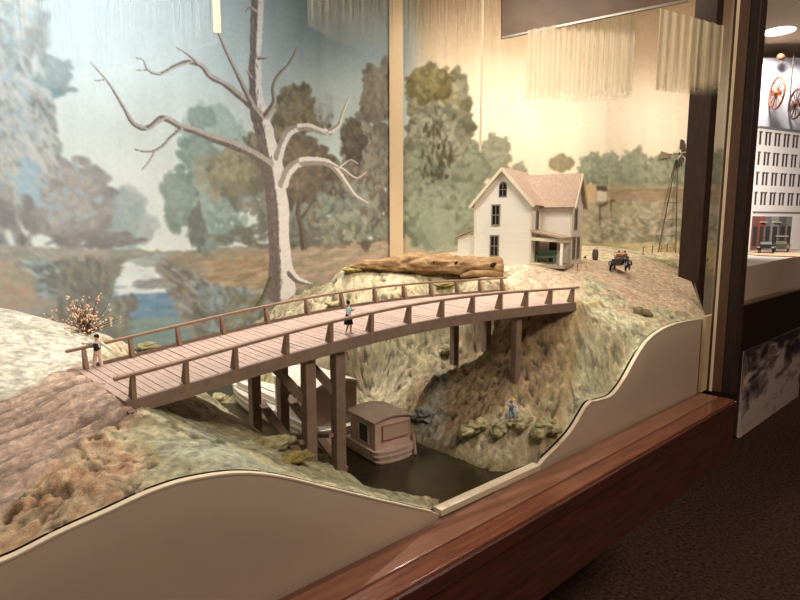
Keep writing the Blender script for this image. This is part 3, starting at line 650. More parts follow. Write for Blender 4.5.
# little painted farm buildings
fill([(586, 185), (596, 184), (596, 203), (587, 203)], (206, 178, 138), .3)
fill([(597, 190), (607, 190), (607, 201), (597, 201)], (222, 206, 186), .3)
fill([(596, 186), (606, 186), (608, 191), (597, 191)], (92, 82, 74), .3)
fill([(597, 205), (613, 199), (616, 201), (600, 208)], (112, 92, 70), .3)
limb([(600, 206, 1.6), (600, 226, 1.6)], 1, (104, 86, 66), (90, 74, 58)); limb([(611, 203, 1.2), (611, 218, 1.2)], 1, (104, 86, 66), (90, 74, 58))
limb([(609, 168, 1.1), (609, 236, 1.1)], 1, (204, 192, 166), (180, 168, 142))
# glare of the front glass painted in: a pale grey wash over the left
put(.34*(1-ss(120, 395, MX))*np.clip(1-ss(230, 262, MY)*.7, 0, 1), (184, 190, 188)); put(.12*(MX < 395), (170, 172, 164))
def soften(k):
    global CV
    for ax in (0, 1):
        acc = CV*0
        for q in range(-k, k+1): acc += np.roll(CV, q, ax)
        CV = acc/(2*k+1)
soften(1)
# the big bare tree
TL = (222, 216, 210); TD = (116, 106, 102)
limb([(281, 292, 27), (281, 270, 21), (279, 240, 20), (278, 210, 19), (275, 185, 20), (272, 168, 21), (268, 150, 18), (264, 130, 16), (259, 112, 16), (256, 95, 12), (255, 70, 11), (256, 40, 10.5), (257, 15, 11), (259, -40, 10)], 1, TL, TD, .45)
for k in range(90):   # bark
    yk = random.uniform(0, 285); xc = np.interp(yk, [0, 60, 110, 170, 285], [257, 255, 259, 272, 281]); wk = np.interp(yk, [0, 60, 110, 170, 285], [4, 4.5, 6.5, 8.5, 9])
    i, j, sc = to_canvas(xc+random.uniform(-wk, wk*.3), yk); dab(i, j, 3.2*sc, .7*sc, 1.5+random.uniform(-.2, .2), np.array(random.choice([(108, 98, 92), (96, 86, 80), (150, 142, 134)]), float), .7)
limb([(272, 278, 6), (262, 300, 5), (252, 312, 3)], 1, (120, 114, 96), (92, 90, 74)); limb([(290, 272, 8), (298, 280, 6), (312, 284, 2)], 1, TL, TD)
TR = (176, 166, 158); TK = (116, 106, 100)
for br in [
 [(270, 165, 9), (255, 155, 8), (232, 144, 7.5), (210, 137, 6.5), (196, 131, 6), (180, 126, 5.5), (163, 118, 5), (148, 128, 4.5), (134, 124, 4), (124, 108, 3.2), (112, 88, 2.4), (104, 77, 1.6), (90, 62, 1)],
 [(182, 128, 3), (170, 138, 2.6), (160, 148, 2.2), (148, 152, 1.8), (134, 149, 1)], [(155, 150, 1.6), (150, 160, 1.2), (142, 170, .8)],
 [(104, 80, 1.2), (95, 81, .8)],
 [(262, 118, 8), (252, 106, 7), (240, 96, 6), (225, 84, 5.5), (210, 76, 5), (202, 66, 4.5), (190, 62, 4), (176, 66, 3.4), (160, 74, 2.8), (148, 70, 2.2), (143, 60, 1.6), (136, 58, 1)], [(198, 64, 3), (190, 56, 2.4), (176, 47, 1.4)],
 [(146, 70, 1.2), (136, 70, .8)],
 [(252, 104, 5), (245, 90, 4.5), (238, 75, 4), (228, 55, 3.4), (218, 32, 2.6)],
 [(266, 116, 6), (274, 102, 4.5), (273, 88, 3.6), (278, 76, 3), (288, 65, 2.6), (294, 55, 2), (297, 47, 1.2)],
 [(278, 158, 8), (284, 140, 7), (292, 130, 6.5), (308, 127, 6), (325, 132, 5), (338, 126, 3.6), (342, 115, 2.6), (348, 100, 1.8), (354, 92, 1)], [(320, 131, 2), (330, 136, 1.2)],
 [(283, 185, 9), (288, 172, 8), (298, 163, 7.5), (312, 161, 7), (328, 163, 6), (338, 172, 5), (348, 186, 4), (356, 196, 2.6), (368, 203, 1.4)], [(330, 163, 3.2), (344, 170, 2.4), (356, 178, 1.6), (366, 172, 1)], [(338, 168, 2), (350, 160, 1.4), (358, 164, 1)],
 [(256, 12, 4), (250, 8, 3), (246, 12, 1.5)], [(258, 58, 3.4), (268, 58, 1)], [(252, 78, 3), (246, 70, 1)]]:
    pale = br[0][1] > 120 and br[0][0] > 272
    limb(br, 1.05, TL if pale else TR, (158, 148, 138) if pale else TK, .5)
# lower dark hill wash so that mist and paint break up
CV += (7*fbm(MX*.35, MY*.35, 3))[..., None]
CV[:] = np.clip(CV, 10, 250)
# mesh: two flat boards meeting behind the batten
base_e = empty('painted_mural', W((C1[0], C1[1], -.9)), 'painted landscape backdrop with bare white tree, misty river and woods', 'mural')
k1 = int(np.searchsorted(sv, L1))
for nm, sl in (('left_panel', slice(0, k1+1)), ('right_panel', slice(k1, CW))):
    V_ = Pm[:, sl].copy()
    if nm == 'right_panel': V_[:, 0, :2] = C1[:2]
    else: V_[:, -1, :2] = C1[:2]
    Vw = np.stack([V_[..., 0]*A, V_[..., 1]*A, EYE+V_[..., 2]*A], -1)-np.array(base_e.location)
    o = grid_mesh('mural_panel', Vw, CV[:, sl], M_mural, base_e, False)
    sm = o.modifiers.new('board', 'SOLIDIFY'); sm.thickness = .008; sm.offset = 1 if False else -1
    o['label'] = 'misty blue river half' if nm == 'left_panel' else 'warm farmland half'
# batten over the joint
bt = W((C1[0]-.03, C1[1]-.05, 0)); dirb = Vector((RI[0], RI[1], 0))
MB().obox(Vector((bt.x, bt.y, (W((0, 0, -.35)).z+ZT)/2)), dirb*(13.5*4.15/570*A), Vector((FH[0], FH[1], 0))*.012, Vector((0, 0, ZT-W((0, 0, -.35)).z))).build('joint_batten', M_batten, base_e)
#SECTION2
#==================================================================== BRIDGE
def bp(c): return drop_at(*c)
N0 = drop_at(133, 398, .404); N1 = drop_at(571, 302.5, .306); F0 = drop_at(85, 368, .404); F1 = drop_at(501, 291, .306)
nd = (N1-N0)*[1, 1, 0]; fd = (F1-F0)*[1, 1, 0]
def tpos(x, y, P, D):
    h = hit(x, y, P, D); return float(((h-P)[:2]@D[:2])/(D[:2]@D[:2])), h[2]
nearp = [(133, 398), (186, 386), (235, 369), (286, 354), (330, 343), (370.5, 333), (408, 323.5), (441, 317.5), (471.5, 313.7), (499, 310.4), (525, 306), (549, 304), (571, 302.5)]
farp = [(85, 368), (131, 355.6), (178, 344), (222, 333), (266, 323), (306, 315), (341, 307), (374, 301.7), (403, 299.5), (430, 296.5), (456, 294), (479, 292.3), (501, 291)]
TN = [tpos(x, y, N0, nd) for x, y in nearp]; TF = [tpos(x, y, F0, fd) for x, y in farp]
zfit = np.polyfit([t for t, z in TN]+[t for t, z in TF], [z for t, z in TN]+[z for t, z in TF], 4)
def dz(t): return float(np.polyval(zfit, t))
def bpt(t, s, dzz=0.): p = N0*(1-s)+F0*s+(nd*(1-s)+fd*s)*t; return W((p[0], p[1], dz(t)+dzz))   # t along, s across (0 near, 1 far)
bridge = empty('wooden_bridge', bpt(.5, .5, -.35), 'arched wooden model bridge with plank deck and post railings over the stream', 'bridge')
TS = [-.012+i*1.024/40 for i in range(41)]
bd = MB(); npl = 88
for i in range(npl):
    ta = -.012+1.024*i/npl; tb = -.012+1.024*(i+1)/npl-.0012; j = random.uniform(-.0006, .0006)
    a, b_, c, d = bpt(ta, -.005, j), bpt(tb, -.005, j), bpt(tb, 1.005, j), bpt(ta, 1.005, j); dn = Vector((0, 0, .009*A))
    bd.add([a-dn, b_-dn, c-dn, d-dn, a, b_, c, d], [(3, 2, 1, 0), (4, 5, 6, 7), (0, 1, 5, 4), (1, 2, 6, 5), (2, 3, 7, 6), (3, 0, 4, 7)])
bd.build('deck', M_deck, bridge)
for s_ in (-.012, 1.012):
    MB().sweep([bpt(t, s_, -.0175) for t in TS], .014*A, .035*A).build('side_beam', M_beam, bridge, bevel=.001)
for s_ in (.33, .66): MB().sweep([bpt(t, s_, -.021) for t in TS], .014*A, .022*A).build('joist', M_beam, bridge)
MB().sweep([bpt(t, .985, .004) for t in TS[1:-1]], .010*A, .009*A).build('kerb_board', M_beam, bridge)
PH = .0585
for s_ in (-.015, 1.015):
    TSR = [-.025+i*1.045/40 for i in range(41)]
    MB().sweep([bpt(t, s_, PH) for t in TSR], .017*A, .0075*A).build('handrail', M_rail, bridge, bevel=.0008)
acr = (F0-N0); acr = Vector((acr[0], acr[1], 0)).normalized(); alo = Vector((nd[0], nd[1], 0)).normalized()
for lst, s_, sg in ((TN, -.03, 1), (TF, 1.01, 1)):
    for t, z in lst:
        c = bpt(t, s_, 0); hw = alo*.0046*A*1.1; p = MB()
        lo, hi = -.034*A if s_ < 0 else -.01*A, (PH-.004)*A
        d0, d1_ = .010*A, .028*A      # thickness at head and at foot (flares inwards)
        if s_ > 1: acx = -acr
        else: acx = acr
        z1 = Vector((0, 0, 1))
        poly = [c-hw+z1*lo, c-hw+z1*hi, c-hw+acx*d0+z1*hi, c-hw+acx*d1_+z1*.001, c-hw+acx*.012*A+z1*.001, c-hw+acx*.012*A+z1*lo]
        p.prism(poly, hw*2).build('rail_post', M_rail, bridge)
# trestles
def tground(t, s): p = N0*(1-s)+F0*s+(nd*(1-s)+fd*s)*t; return p
def post(t, s, w=.030, foot=None):
    top = bpt(t, s, -.036); p = tground(t, s); g = gtop(p[0], p[1]) if foot is None else foot
    bot = Vector((top.x, top.y, EYE+(g-.03)*A)); w *= A
    MB().obox((top+bot)/2, alo*w, acr*w*.95, top-bot).build('trestle_post', M_beam, bridge, bevel=.0015)
    return top, bot
def tof(x, P, D, y=400): return tpos(x, y, P, D)[0]
t1_, t2_ = tof(311.5, N0, nd), tof(341, N0, nd)
pairs = []
for t in (t1_, t2_): pairs.append((post(t, .04, .032), post(t, .96, .032)))
t3 = .818; t4 = .935
pairs.append((post(t3, .04, .028), post(t3, .94, .028))); post(t4, .95, .032)
for (n_, f_) in pairs:
    MB().bar(n_[0]+Vector((0, 0, .012*A))-acr*.02, f_[0]+Vector((0, 0, .012*A))+acr*.02, .022*A, .022*A).build('cap_beam', M_beam, bridge)
for k, (n_, f_) in enumerate(pairs[:2]):
    zb = W((0, 0, -.74)).z; zb2 = W((0, 0, -.60)).z; q = alo*.0
    a = n_[0].copy(); a.z = zb; c = f_[0].copy(); c.z = zb2
    MB().bar(a+alo*.013, c+alo*.013, .012*A, .028*A, alo).build('cross_brace', M_beam, bridge)
    a2 = n_[0].copy(); a2.z = W((0, 0, -.62)).z; c2 = f_[0].copy(); c2.z = zb
    MB().bar(a2-alo*.013, c2-alo*.013, .012*A, .028*A, alo).build('cross_brace', M_beam, bridge)
    k1_ = n_[0].copy(); k1_.z -= .135*A; k2_ = n_[0]-alo*.085*A+acr*.10*A; k2_.z += .012*A
    MB().bar(k1_, k2_, .018*A, .022*A).build('knee_brace', M_beam, bridge)
    k3 = f_[0].copy(); k3.z -= .13*A; k4 = f_[0]-acr*.13*A; k4.z += .012*A
    MB().bar(k3, k4, .018*A, .022*A).build('knee_brace', M_beam, bridge)
bl = MB(); c = bpt(-.008, -.03, -.03); bl.obox(c, alo*.018*A, acr*.05*A, (0, 0, .02*A)).build('sill_block', M_beam, bridge)

#==================================================================== LOG, ROCKS, BUSH
def ctr(p): return W(p)
La = G(349, 268); Lb = far_at(501, 270, 2.86)
La = far_at(349, 267, 2.93); Lb = far_at(503, 277, 2.86)
lg = MB(); npt = 60; k = 32; vs = []
lA, lB = W(La), W(Lb); dl = (lB-lA); u = dl.normalized(); up = Vector((0, 0, 1)); sd = u.cross(up).normalized()
for i in range(npt):
    t = i/(npt-1); r = (.012+.044*min(1, t*2.2)**.8)*A*(1-.10*max(0, t-.55))
    px_ = t
    gq = lA+dl*t; gh = gtop(gq.x/A, gq.y/A); c = Vector((gq.x, gq.y, EYE+A*(LA_[2]*(1-t)+LB_[2]*t)+r*.80))
    for j in range(k):
        a = 2*pi*j/k; rr = r*(1+.34*mnoise.fractal(Vector((t*9, math.cos(a)*1.6, math.sin(a)*1.6)), .8, 2.1, 5)+.22*mnoise.fractal(Vector((t*14, math.cos(a)*5, math.sin(a)*5)), .7, 2.1, 4))
        vs.append(c+sd*math.cos(a)*rr*1.1+up*math.sin(a)*rr*.9)
fs = [(i*k+j, i*k+(j+1) % k, (i+1)*k+(j+1) % k, (i+1)*k+j) for i in range(npt-1) for j in range(k)]+[tuple(range(k))[::-1]]
# hollow right end
n0 = len(vs); last = vs[-k:]; cc = sum(last, Vector())/k
for f_, dd in ((.72, .0), (.55, -.05), (.2, -.07)): vs += [cc+(p-cc)*f_+u*dd*A for p in last]
for q in range(3):
    o_ = (npt-1)*k if q == 0 else n0+(q-1)*k; o2 = n0+q*k
    fs += [(o_+j, o_+(j+1) % k, o2+(j+1) % k, o2+j) for j in range(k)]
fs.append(tuple(range(n0+2*k, n0+3*k)))
lg.add(vs, fs); logo = lg.build('driftwood_log', M_log, None, True)
tag(logo, 'long hollow driftwood log lying on the rise behind the bridge', 'log')
ss_ = logo.modifiers.new('sub', 'SUBSURF'); ss_.levels = 1; ss_.render_levels = 1
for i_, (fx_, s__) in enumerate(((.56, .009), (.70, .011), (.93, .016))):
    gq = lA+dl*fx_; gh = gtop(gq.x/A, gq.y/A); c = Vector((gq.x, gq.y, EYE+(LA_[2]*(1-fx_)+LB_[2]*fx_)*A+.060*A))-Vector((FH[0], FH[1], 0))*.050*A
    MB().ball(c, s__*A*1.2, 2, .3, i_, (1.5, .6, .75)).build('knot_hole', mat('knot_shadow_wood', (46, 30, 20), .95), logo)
gq = lA+dl*.80; gh = gtop(gq.x/A, gq.y/A)
b = MB(); pts = [Vector((lA+dl*t).to_tuple()) for t in (.72, .8, .9, .985)]
pts = [Vector((p.x, p.y, EYE+gtop(p.x/A, p.y/A)*A+.014*A))-Vector((FH[0], FH[1], 0))*.05*A for p in pts]
b.tube(pts, [.008*A, .018*A, .02*A, .014*A], 10).build('broken_limb', M_log, logo, True)
def rock(px_, py_, r, label, group=None, sc=(1, 1, .7), seed=0, m=M_rock, rough=.42, name='rock', cat='rock', cluster=0, sink=.25):
    g = G(px_, py_); c = W(g); r *= A; b = MB().ball(c+Vector((0, 0, r*sc[2]*(1-sink)-r*.35)), r, 4, rough*1.25, seed, sc, 1.6)
    rr = random.Random(seed)
    for i in range(cluster):
        a = rr.random()*6.28; d = r*rr.uniform(.7, 1.3); b.ball(c+Vector((math.cos(a)*d*sc[0], math.sin(a)*d*sc[1], 0)), r*rr.uniform(.4, .7), 3, rough*1.2, seed+i+3, sc)
    o = b.build(name, m, None, True); return tag(o, label, cat, group)
M_moss = mat('yellow_moss', (120, 106, 60), .95, (176, 160, 98), 70, (1, 1, 1), 1., 140)
rock(268, 447, .034, 'low mossy rock beside the foot of the left trestle posts', None, (1.6, .9, .6), 3, cluster=4)
rock(290, 460, .026, 'small yellowish mossy rock nearest the front of the left trestle', None, (1.5, .9, .6), 5, M_moss, cluster=3)
rock(218, 400, .030, 'pale rock on the bank under the left end of the bridge', None, (1.4, 1, .7), 9, cluster=3)
rock(236, 412, .024, 'rough rock left of the rear trestle post, under the deck', None, (1.5, 1, .6), 12, cluster=3)
rock(146, 347, .028, 'rocky outcrop behind the left end of the far railing', None, (1.8, 1, .7), 15, cluster=5)
rock(262, 326, .030, 'small pale boulder beyond the far railing by the painted stream', None, (1.6, 1, .6), 18, cluster=3)
rock(354, 270, .030, 'yellow brown moss clump at the thin left end of the log', None, (1.5, 1, .5), 21, M_moss, name='moss_clump', cat='moss', cluster=5)
rock(448, 286, .026, 'mossy stones between the log and the far railing', None, (1.8, 1, .5), 25, M_moss, cluster=4)
rock(336, 304, .022, 'dark weathered rock just beyond the railing, left of the woman', None, (1.7, 1, .5), 27, cluster=3)
rock(398, 412, .024, 'pale stones at the water edge behind the front boat', None, (1.5, 1, .6), 31, cluster=4)
rock(543, 430, .036, 'broad mossy boulder right of the fishing figure', None, (1.25, 1, .8), 35, M_rock, cluster=3)
rock(520, 424, .030, 'mossy boulder the fishing figure sits on', None, (1.3, 1, .7), 38, cluster=3)
rock(500, 432, .026, 'dark boulder at the water edge left of the fishing figure', None, (1.2, 1, .8), 41, cluster=3)
rock(478, 428, .034, 'shadowed boulder on the right bank of the stream', None, (1.4, 1, .7), 44, cluster=4)
rock(425, 418, .034, 'bluish grey boulder beside the stern of the front boat', None, (1.1, 1, .9), 47, mat('blue_grey_rock', (134, 138, 136), .9, (160, 160, 150), 40, (1, 1, 1), .8, 110), cluster=3)
rock(446, 352, .024, 'rock at the foot of the far middle trestle post', None, (1.3, 1, .8), 50, cluster=3)
b = MB(); ga = W(G(634, 312)); gb = W(G(653, 318)); n_ = 8
pts = [ga.lerp(gb, i/7)+Vector((0, 0, .010*A)) for i in range(8)]
b.tube(pts, [.010*A, .018*A, .020*A, .016*A, .019*A, .016*A, .012*A, .006*A], 10)
for i in range(5): b.ball(pts[i+1]+Vector((0, 0, .006*A)), .014*A, 2, .5, i*3.3)
tag(b.build('rotten_stump', mat('dark_bark', (72, 60, 44), .95, (150, 136, 98), 60, (1, 1, 1), .9, 120), None, True), 'dark mossy rotten log on the grassy slope right of the bridge', 'log')
# dry bush
bg = W(G(84, 332)); bush = empty('dry_bush', bg, 'small dry bush with pale buds behind the left end of the railing', 'bush')
b = MB(); bb = MB(); rr = random.Random(4)
for i in range(64):
    a = rr.uniform(0, 6.28); el = rr.uniform(.15, 1.5); L = rr.uniform(.055, .115)*A
    d = Vector((math.cos(a)*math.cos(el), math.sin(a)*math.cos(el), math.sin(el))); p = [bg+Vector((0, 0, -.01))]
    for k_ in range(4): p.append(p[-1]+d*L/3+Vector((rr.uniform(-1, 1), rr.uniform(-1, 1), rr.uniform(-.4, 1)))*.005)
    b.tube(p, [.0016, .0013, .001, .0008, .0005], 4)
    for k_ in range(4): bb.ball(p[rr.choice((2, 3, 4, 4))]+Vector((rr.uniform(-1, 1), rr.uniform(-1, 1), rr.uniform(-1, 1)))*.005, rr.uniform(.0016, .0036), 1, 0, 0)
b.build('twigs', M_twig, bush); tag(bb.build('buds', M_bud, bush), kind='stuff')

#==================================================================== BOATS
def hull_mesh(c0, ux, uy, Lx, Ly, z0, z1, k=14, flare=.12, bow=True):
    # c0 corner (near stern corner at the water), ux across (width Lx), uy along (length Ly)
    b = MB(); lv = [(0, .80), (.22, .90), (.30, .93), (.34, .98), (.42, .98), (.46, .95), (.62, 1.0), (.66, 1.05), (.74, 1.05), (.78, 1.02), (.94, 1.05), (1.0, 1.08)]
    ctr_ = c0+ux*Lx/2; rings = []
    for h, f in lv:
        ring = []
        for i in range(k+1):       # port side, stern to bow
            t = i/k; w = 1-(max(0, (t-.55)/.45)**2.2)*(.98) ; ring.append(ctr_+uy*Ly*t-ux*Lx/2*f*w)
        for i in range(k, -1, -1):
            t = i/k; w = 1-(max(0, (t-.55)/.45)**2.2)*(.98); ring.append(ctr_+uy*Ly*t+ux*Lx/2*f*w)
        for i in range(1, 6):      # rounded stern
            a = i/6*pi; ring.append(ctr_+ux*Lx/2*f*math.cos(a)-uy*Lx*.16*f*math.sin(a))
        for p in ring: rings.append(Vector((p.x, p.y, z0+(z1-z0)*h)))
    m_ = len(ring); n_ = len(lv)
    fs = [(i*m_+j, i*m_+(j+1) % m_, (i+1)*m_+(j+1) % m_, (i+1)*m_+j) for i in range(n_-1) for j in range(m_)]
    fs += [tuple(range(m_))[::-1], tuple(range((n_-1)*m_, n_*m_))]
    fs = [f[::-1] for f in fs]
    return b.add(rings, fs)
def framed_hole(par, o, du, dv, nrm, w, h, mf, md, fr=.12, name='window'):
    f = MB().obox(o, du*w, dv*h, nrm*.003).build(name, md, par)
    b = MB(); t = min(w, h)*fr
    for s_ in (-1, 1):
        b.obox(o+du*s_*w/2, du*t, dv*(h+t), nrm*.005); b.obox(o+dv*s_*h/2, du*(w+t), dv*t, nrm*.005)
    b.build('frame', mf, f); return f
Xd = Vector((1, 0, 0)); Yd = Vector((0, 1, 0)); Zd = Vector((0, 0, 1))
ZW = W((0, 0, -.802)).z
# front boat: stern corner under the bridge
a0 = drop_at(379, 466, .802); wx = hit(411, 462, a0, (1, 0, 0)); wy = hit(350, 455, a0, (0, 1, 0))
cw = abs(wx[0]-a0[0])*A; cl = abs(wy[1]-a0[1])*A
rz = -6*pi/180
ux = Vector((math.cos(rz), math.sin(rz), 0)); uy = Vector((-math.sin(rz), math.cos(rz), 0))
c0 = W(a0)+uy*.012
ztop = W(hit(383, 425, a0, (1, 0, 0))).z; zdk = W(hit(383, 452, a0, (1, 0, 0))).z
boatA = empty('cabin_boat', c0+ux*cw/2+uy*cl, 'small weathered cabin boat moored under the bridge, stern towards the viewer', 'boat')
hull_mesh(c0-ux*.004, ux, uy, cw+.008, cl*3.2, ZW-.012, zdk, flare=.1).build('hull', M_boat, boatA, False, .0008)
hc = (ztop-zdk)
b = MB(); cc_ = c0+ux*cw/2; prof_ = []
def cabin(c0, cw, cl, z0, z1, m, mr, par, ux=ux, uy=uy, rise=.018, ov=.006, roof='roof'):
    b = MB(); n_ = 10; loop = []
    for i in range(n_+1):
        t = i/n_; loop.append((t*cw, z1+rise*(1-(2*t-1)**2)))
    poly = [c0+Zd*(z0-c0.z), c0+ux*cw+Zd*(z0-c0.z)]+[c0+ux*x+Zd*(z-c0.z) for x, z in loop[::-1]]
    body = b.prism(poly, uy*cl).build('cabin', m, par, False, .001)
    b = MB(); top = [c0-uy*ov+ux*(x*(1+2*ov/cw)-ov)+Zd*(z-c0.z+.001) for x, z in loop]; bot = [p+Zd*.0035 for p in top]
    b.prism(top+bot[::-1], uy*(cl+2*ov)); b.build(roof, mr, par); return body
cb = cabin(c0+uy*.004, cw, cl, zdk-.002, ztop, M_boat, M_boatroof, boatA, rise=.010)
hh = ztop-zdk
framed_hole(cb, c0+uy*(.004+cl*.42)-ux*.001+Zd*((zdk+hh*.5)-c0.z), uy, Zd, ux, cl*.36, hh*.72, M_boatw, M_dark)
framed_hole(cb, c0+ux*cw*.56+uy*.002+Zd*((zdk+hh*.60)-c0.z), ux, Zd, uy, cw*.74, hh*.52, mat('pink_trim', (176, 120, 104), .8), mat('stern_panel', (186, 158, 140), .8), name='stern_panel', fr=.05)
MB().bar(c0+ux*cw*1.04-uy*.006+Zd*(zdk+hh*.30-c0.z), c0+ux*cw*1.06-uy*.010+Zd*(ZW+.002-c0.z), .005, .005).build('rudder_post', M_boat, boatA)
# houseboat behind
a1 = drop_at(314, 446, .802); 
wx1 = hit(357, 432, a1, (1, 0, 0)); cwB = abs(wx1[0]-a1[0])*A; wy1 = hit(284, 430, a1, (0, 1, 0)); clB = abs(wy1[1]-a1[1])*A
c1 = W(a1); zd1 = W(hit(316, 426, a1, (1, 0, 0))).z; zt1 = W(hit(316, 391, a1, (1, 0, 0))).z
Xh, Yh = Xd, Yd
hb = empty('houseboat', c1+Xd*cwB/2+Yd*.2, 'long houseboat with white sided cabin moored behind the trestle posts', 'boat')
hull_mesh(c1-Yd*.03-Xd*.006, Xd, Yd, cwB+.012, clB*4.2, ZW-.012, zd1).build('hull', M_boatw, hb)
cB = cabin(c1+Yd*.0, cwB, clB*1.3, zd1, zt1, M_boatw, mat('pale_roof_canvas', (222, 208, 190), .8), hb, Xd, Yd, .016)
MB().obox(c1+Xd*cwB/2-Yd*.0016+Zd*((zd1+zt1)/2+.002-c1.z), Xd*cwB*.97, Zd*(zt1-zd1), Yd*.002).build('stern_wall', mat('tan_boards', (176, 148, 128), .8), hb)
framed_hole(cB, c1+Yd*clB*.72-Xd*.001+Zd*((zd1+zt1)/2+.003-c1.z), Yd, Zd, Xd, clB*.42, (zt1-zd1)*.52, M_boatw, M_dark)
for kz in (.25, .55, .85): MB().bar(c1+Yd*clB*1.35-Xd*.0+Zd*(zd1+(zt1-zd1)*kz*.6-c1.z), c1+Yd*clB*3.2+Zd*(zd1+(zt1-zd1)*kz*.6-c1.z), .002, .003).build('side_rail', M_boatw, hb)
MB().obox(c1+Xd*cwB/2+Yd*clB*2.3+Zd*(zd1+.010-c1.z), Xd*cwB*.8, Yd*clB*1.6, Zd*.02).build('low_cabin', M_boatw, hb, bevel=.002)
# grey skiff between them
sk = drop_at(338, 448, .802); skc = W(sk)
skf = empty('skiff', skc, 'small grey skiff floating between the two cabin boats', 'boat')
b = MB(); r1 = []; L_ = .085; w_ = .022
for hz, f in ((0, .7), (.018, 1.)):
    for i in range(16):
        a = 2*pi*i/16; r1.append(skc+Yd*math.cos(a)*L_*f*.5+Xd*math.sin(a)*w_*f*(1-.2*abs(math.cos(a)))*.8+Zd*(hz-.004)+Yd*.03)
r1 += [p-(p-(skc+Yd*.03))*.14+Zd*(0) for p in r1[16:32]]+[p-(p-(skc+Yd*.03))*.3-Zd*.012 for p in r1[16:32]]
fs = [tuple(range(16))[::-1]]
for q in range(3): fs += [(q*16+j, q*16+(j+1) % 16, (q+1)*16+(j+1) % 16, (q+1)*16+j) for j in range(16)]
fs.append(tuple(range(48, 64))); b.add(r1, [f[::-1] for f in fs]).build('hull', mat('skiff_grey', (150, 152, 154), .7), skf)
MB().obox(skc+Yd*.03+Zd*.010, Xd*w_*1.2, Yd*.008, Zd*.002).build('seat', M_boat, skf)

#==================================================================== HOUSE
hth = math.radians(16); hu = Vector((math.cos(hth), math.sin(hth), 0)); hv_ = Vector((-math.sin(hth), math.cos(hth), 0))
HC = W(drop_at(530, 265, .205)); W1, dN, pW, wW, EH = .315*A, .140*A, .165*A, .205*A, .322*A
house = empty('farmhouse', HC+hu*.1+hv_*.1, 'white two storey wooden farmhouse with steep shingled roof beyond the bridge', 'house')
def hp(x, y, z=0.): return HC+hu*x+hv_*y+Zd*z          # x along the side, y along the gable wall
LH = dN+wW; base_z = -.03*A
RH = .172*A   # ridge above the eaves
M_side = mat('lap_siding', (240, 234, 222), .75)
_nt = M_side.node_tree
wv = _nt.nodes.new('ShaderNodeTexWave'); wv.wave_type = 'BANDS'; wv.bands_direction = 'Z'; wv.wave_profile = 'SAW'; wv.inputs['Scale'].default_value = 34
tcn = _nt.nodes.new('ShaderNodeTexCoord'); _nt.links.new(tcn.outputs['Object'], wv.inputs['Vector'])
bpn = _nt.nodes.new('ShaderNodeBump'); bpn.inputs['Strength'].default_value = .8; bpn.inputs['Distance'].default_value = .002
_nt.links.new(wv.outputs[0], bpn.inputs['Height']); _nt.links.new(bpn.outputs[0], _nt.nodes['Principled BSDF'].inputs['Normal'])
# main block: gable wall facing -u, ridge along u
g = [hp(0, 0, base_z), hp(0, W1, base_z), hp(0, W1, EH), hp(0, W1/2, EH+RH), hp(0, 0, EH)]
MB().prism(g, hu*dN*1.0).build('main_block', M_side, house)
# wing behind the porch notch: wide block projecting forwards, gable facing -v
MB().prism([hp(dN, -pW, base_z), hp(LH, -pW, base_z), hp(LH, -pW, EH), hp(dN+wW/2, -pW, EH+RH*.86), hp(dN, -pW, EH)], hv_*(W1+pW)).build('wing', M_side, house)
def roof_plane(pts, th=.008*A, name='roof'):
    n_ = (pts[1]-pts[0]).cross(pts[2]-pts[0]).normalized()
    if n_.z < 0: n_ = -n_
    return MB().prism(pts, n_*th)
ov = .022*A; ro = RH/(W1/2)
# main roof runs the full length so the ridge reads as one line
xe = LH+ov*.4
def rp(x, y, side):  # point on main roof
    return hp(x, y, EH+RH-ro*abs(y-W1/2)+.001)
# the visible slope covers notch and wing: from ridge down to a long eave in front
yv = -pW-ov; slope2 = (RH)/(W1/2+ov)
rb_ = MB()
for pts in ([rp(-ov, W1/2, 0), rp(xe, W1/2, 0), rp(xe, W1+ov, 0), rp(-ov, W1+ov, 0)], [rp(-ov, W1/2, 0), rp(xe, W1/2, 0), rp(xe, -ov, 0), rp(-ov, -ov, 0)]):
    n_ = (pts[1]-pts[0]).cross(pts[2]-pts[0]).normalized(); n_ = n_ if n_.z > 0 else -n_
    rb_.prism(pts, n_*.008*A)
# wing roof with gable to -v
RW = RH*.86; rw = RW/(wW/2)
def wp(x, y): return hp(x, y, EH+RW-rw*abs(x-(dN+wW/2))+.001)
for xa in (dN-ov, LH+ov):
    pts = [wp(dN+wW/2, yv), wp(dN+wW/2, W1*.5), wp(xa, W1*.5), wp(xa, yv)]
    n_ = (pts[1]-pts[0]).cross(pts[2]-pts[0]).normalized(); n_ = n_ if n_.z > 0 else -n_
    rb_.prism(pts, n_*.008*A)
rb_.build('roof', M_roof, house)
for sgn in (0, 1):
    a = hp(-ov-.002, W1/2, EH+RH); b_ = hp(-ov-.002, W1+ov if sgn else -ov, EH-ro*ov); MB().bar(a, b_, .006*A, .016*A).build('barge_board', M_cream, house)
    a = wp(dN+wW/2, yv-.002)+Zd*-.003; b_ = wp(LH+ov if sgn else dN-ov, yv-.002)+Zd*-.003; MB().bar(a, b_, .006*A, .014*A).build('barge_board', M_cream, house)
for x, y in ((0, 0), (0, W1), (dN, -pW), (LH, -pW)): MB().obox(hp(x, y, (EH+base_z)/2), hu*.008*A, hv_*.008*A, Zd*(EH-base_z)).build('corner_board', M_cream, house)
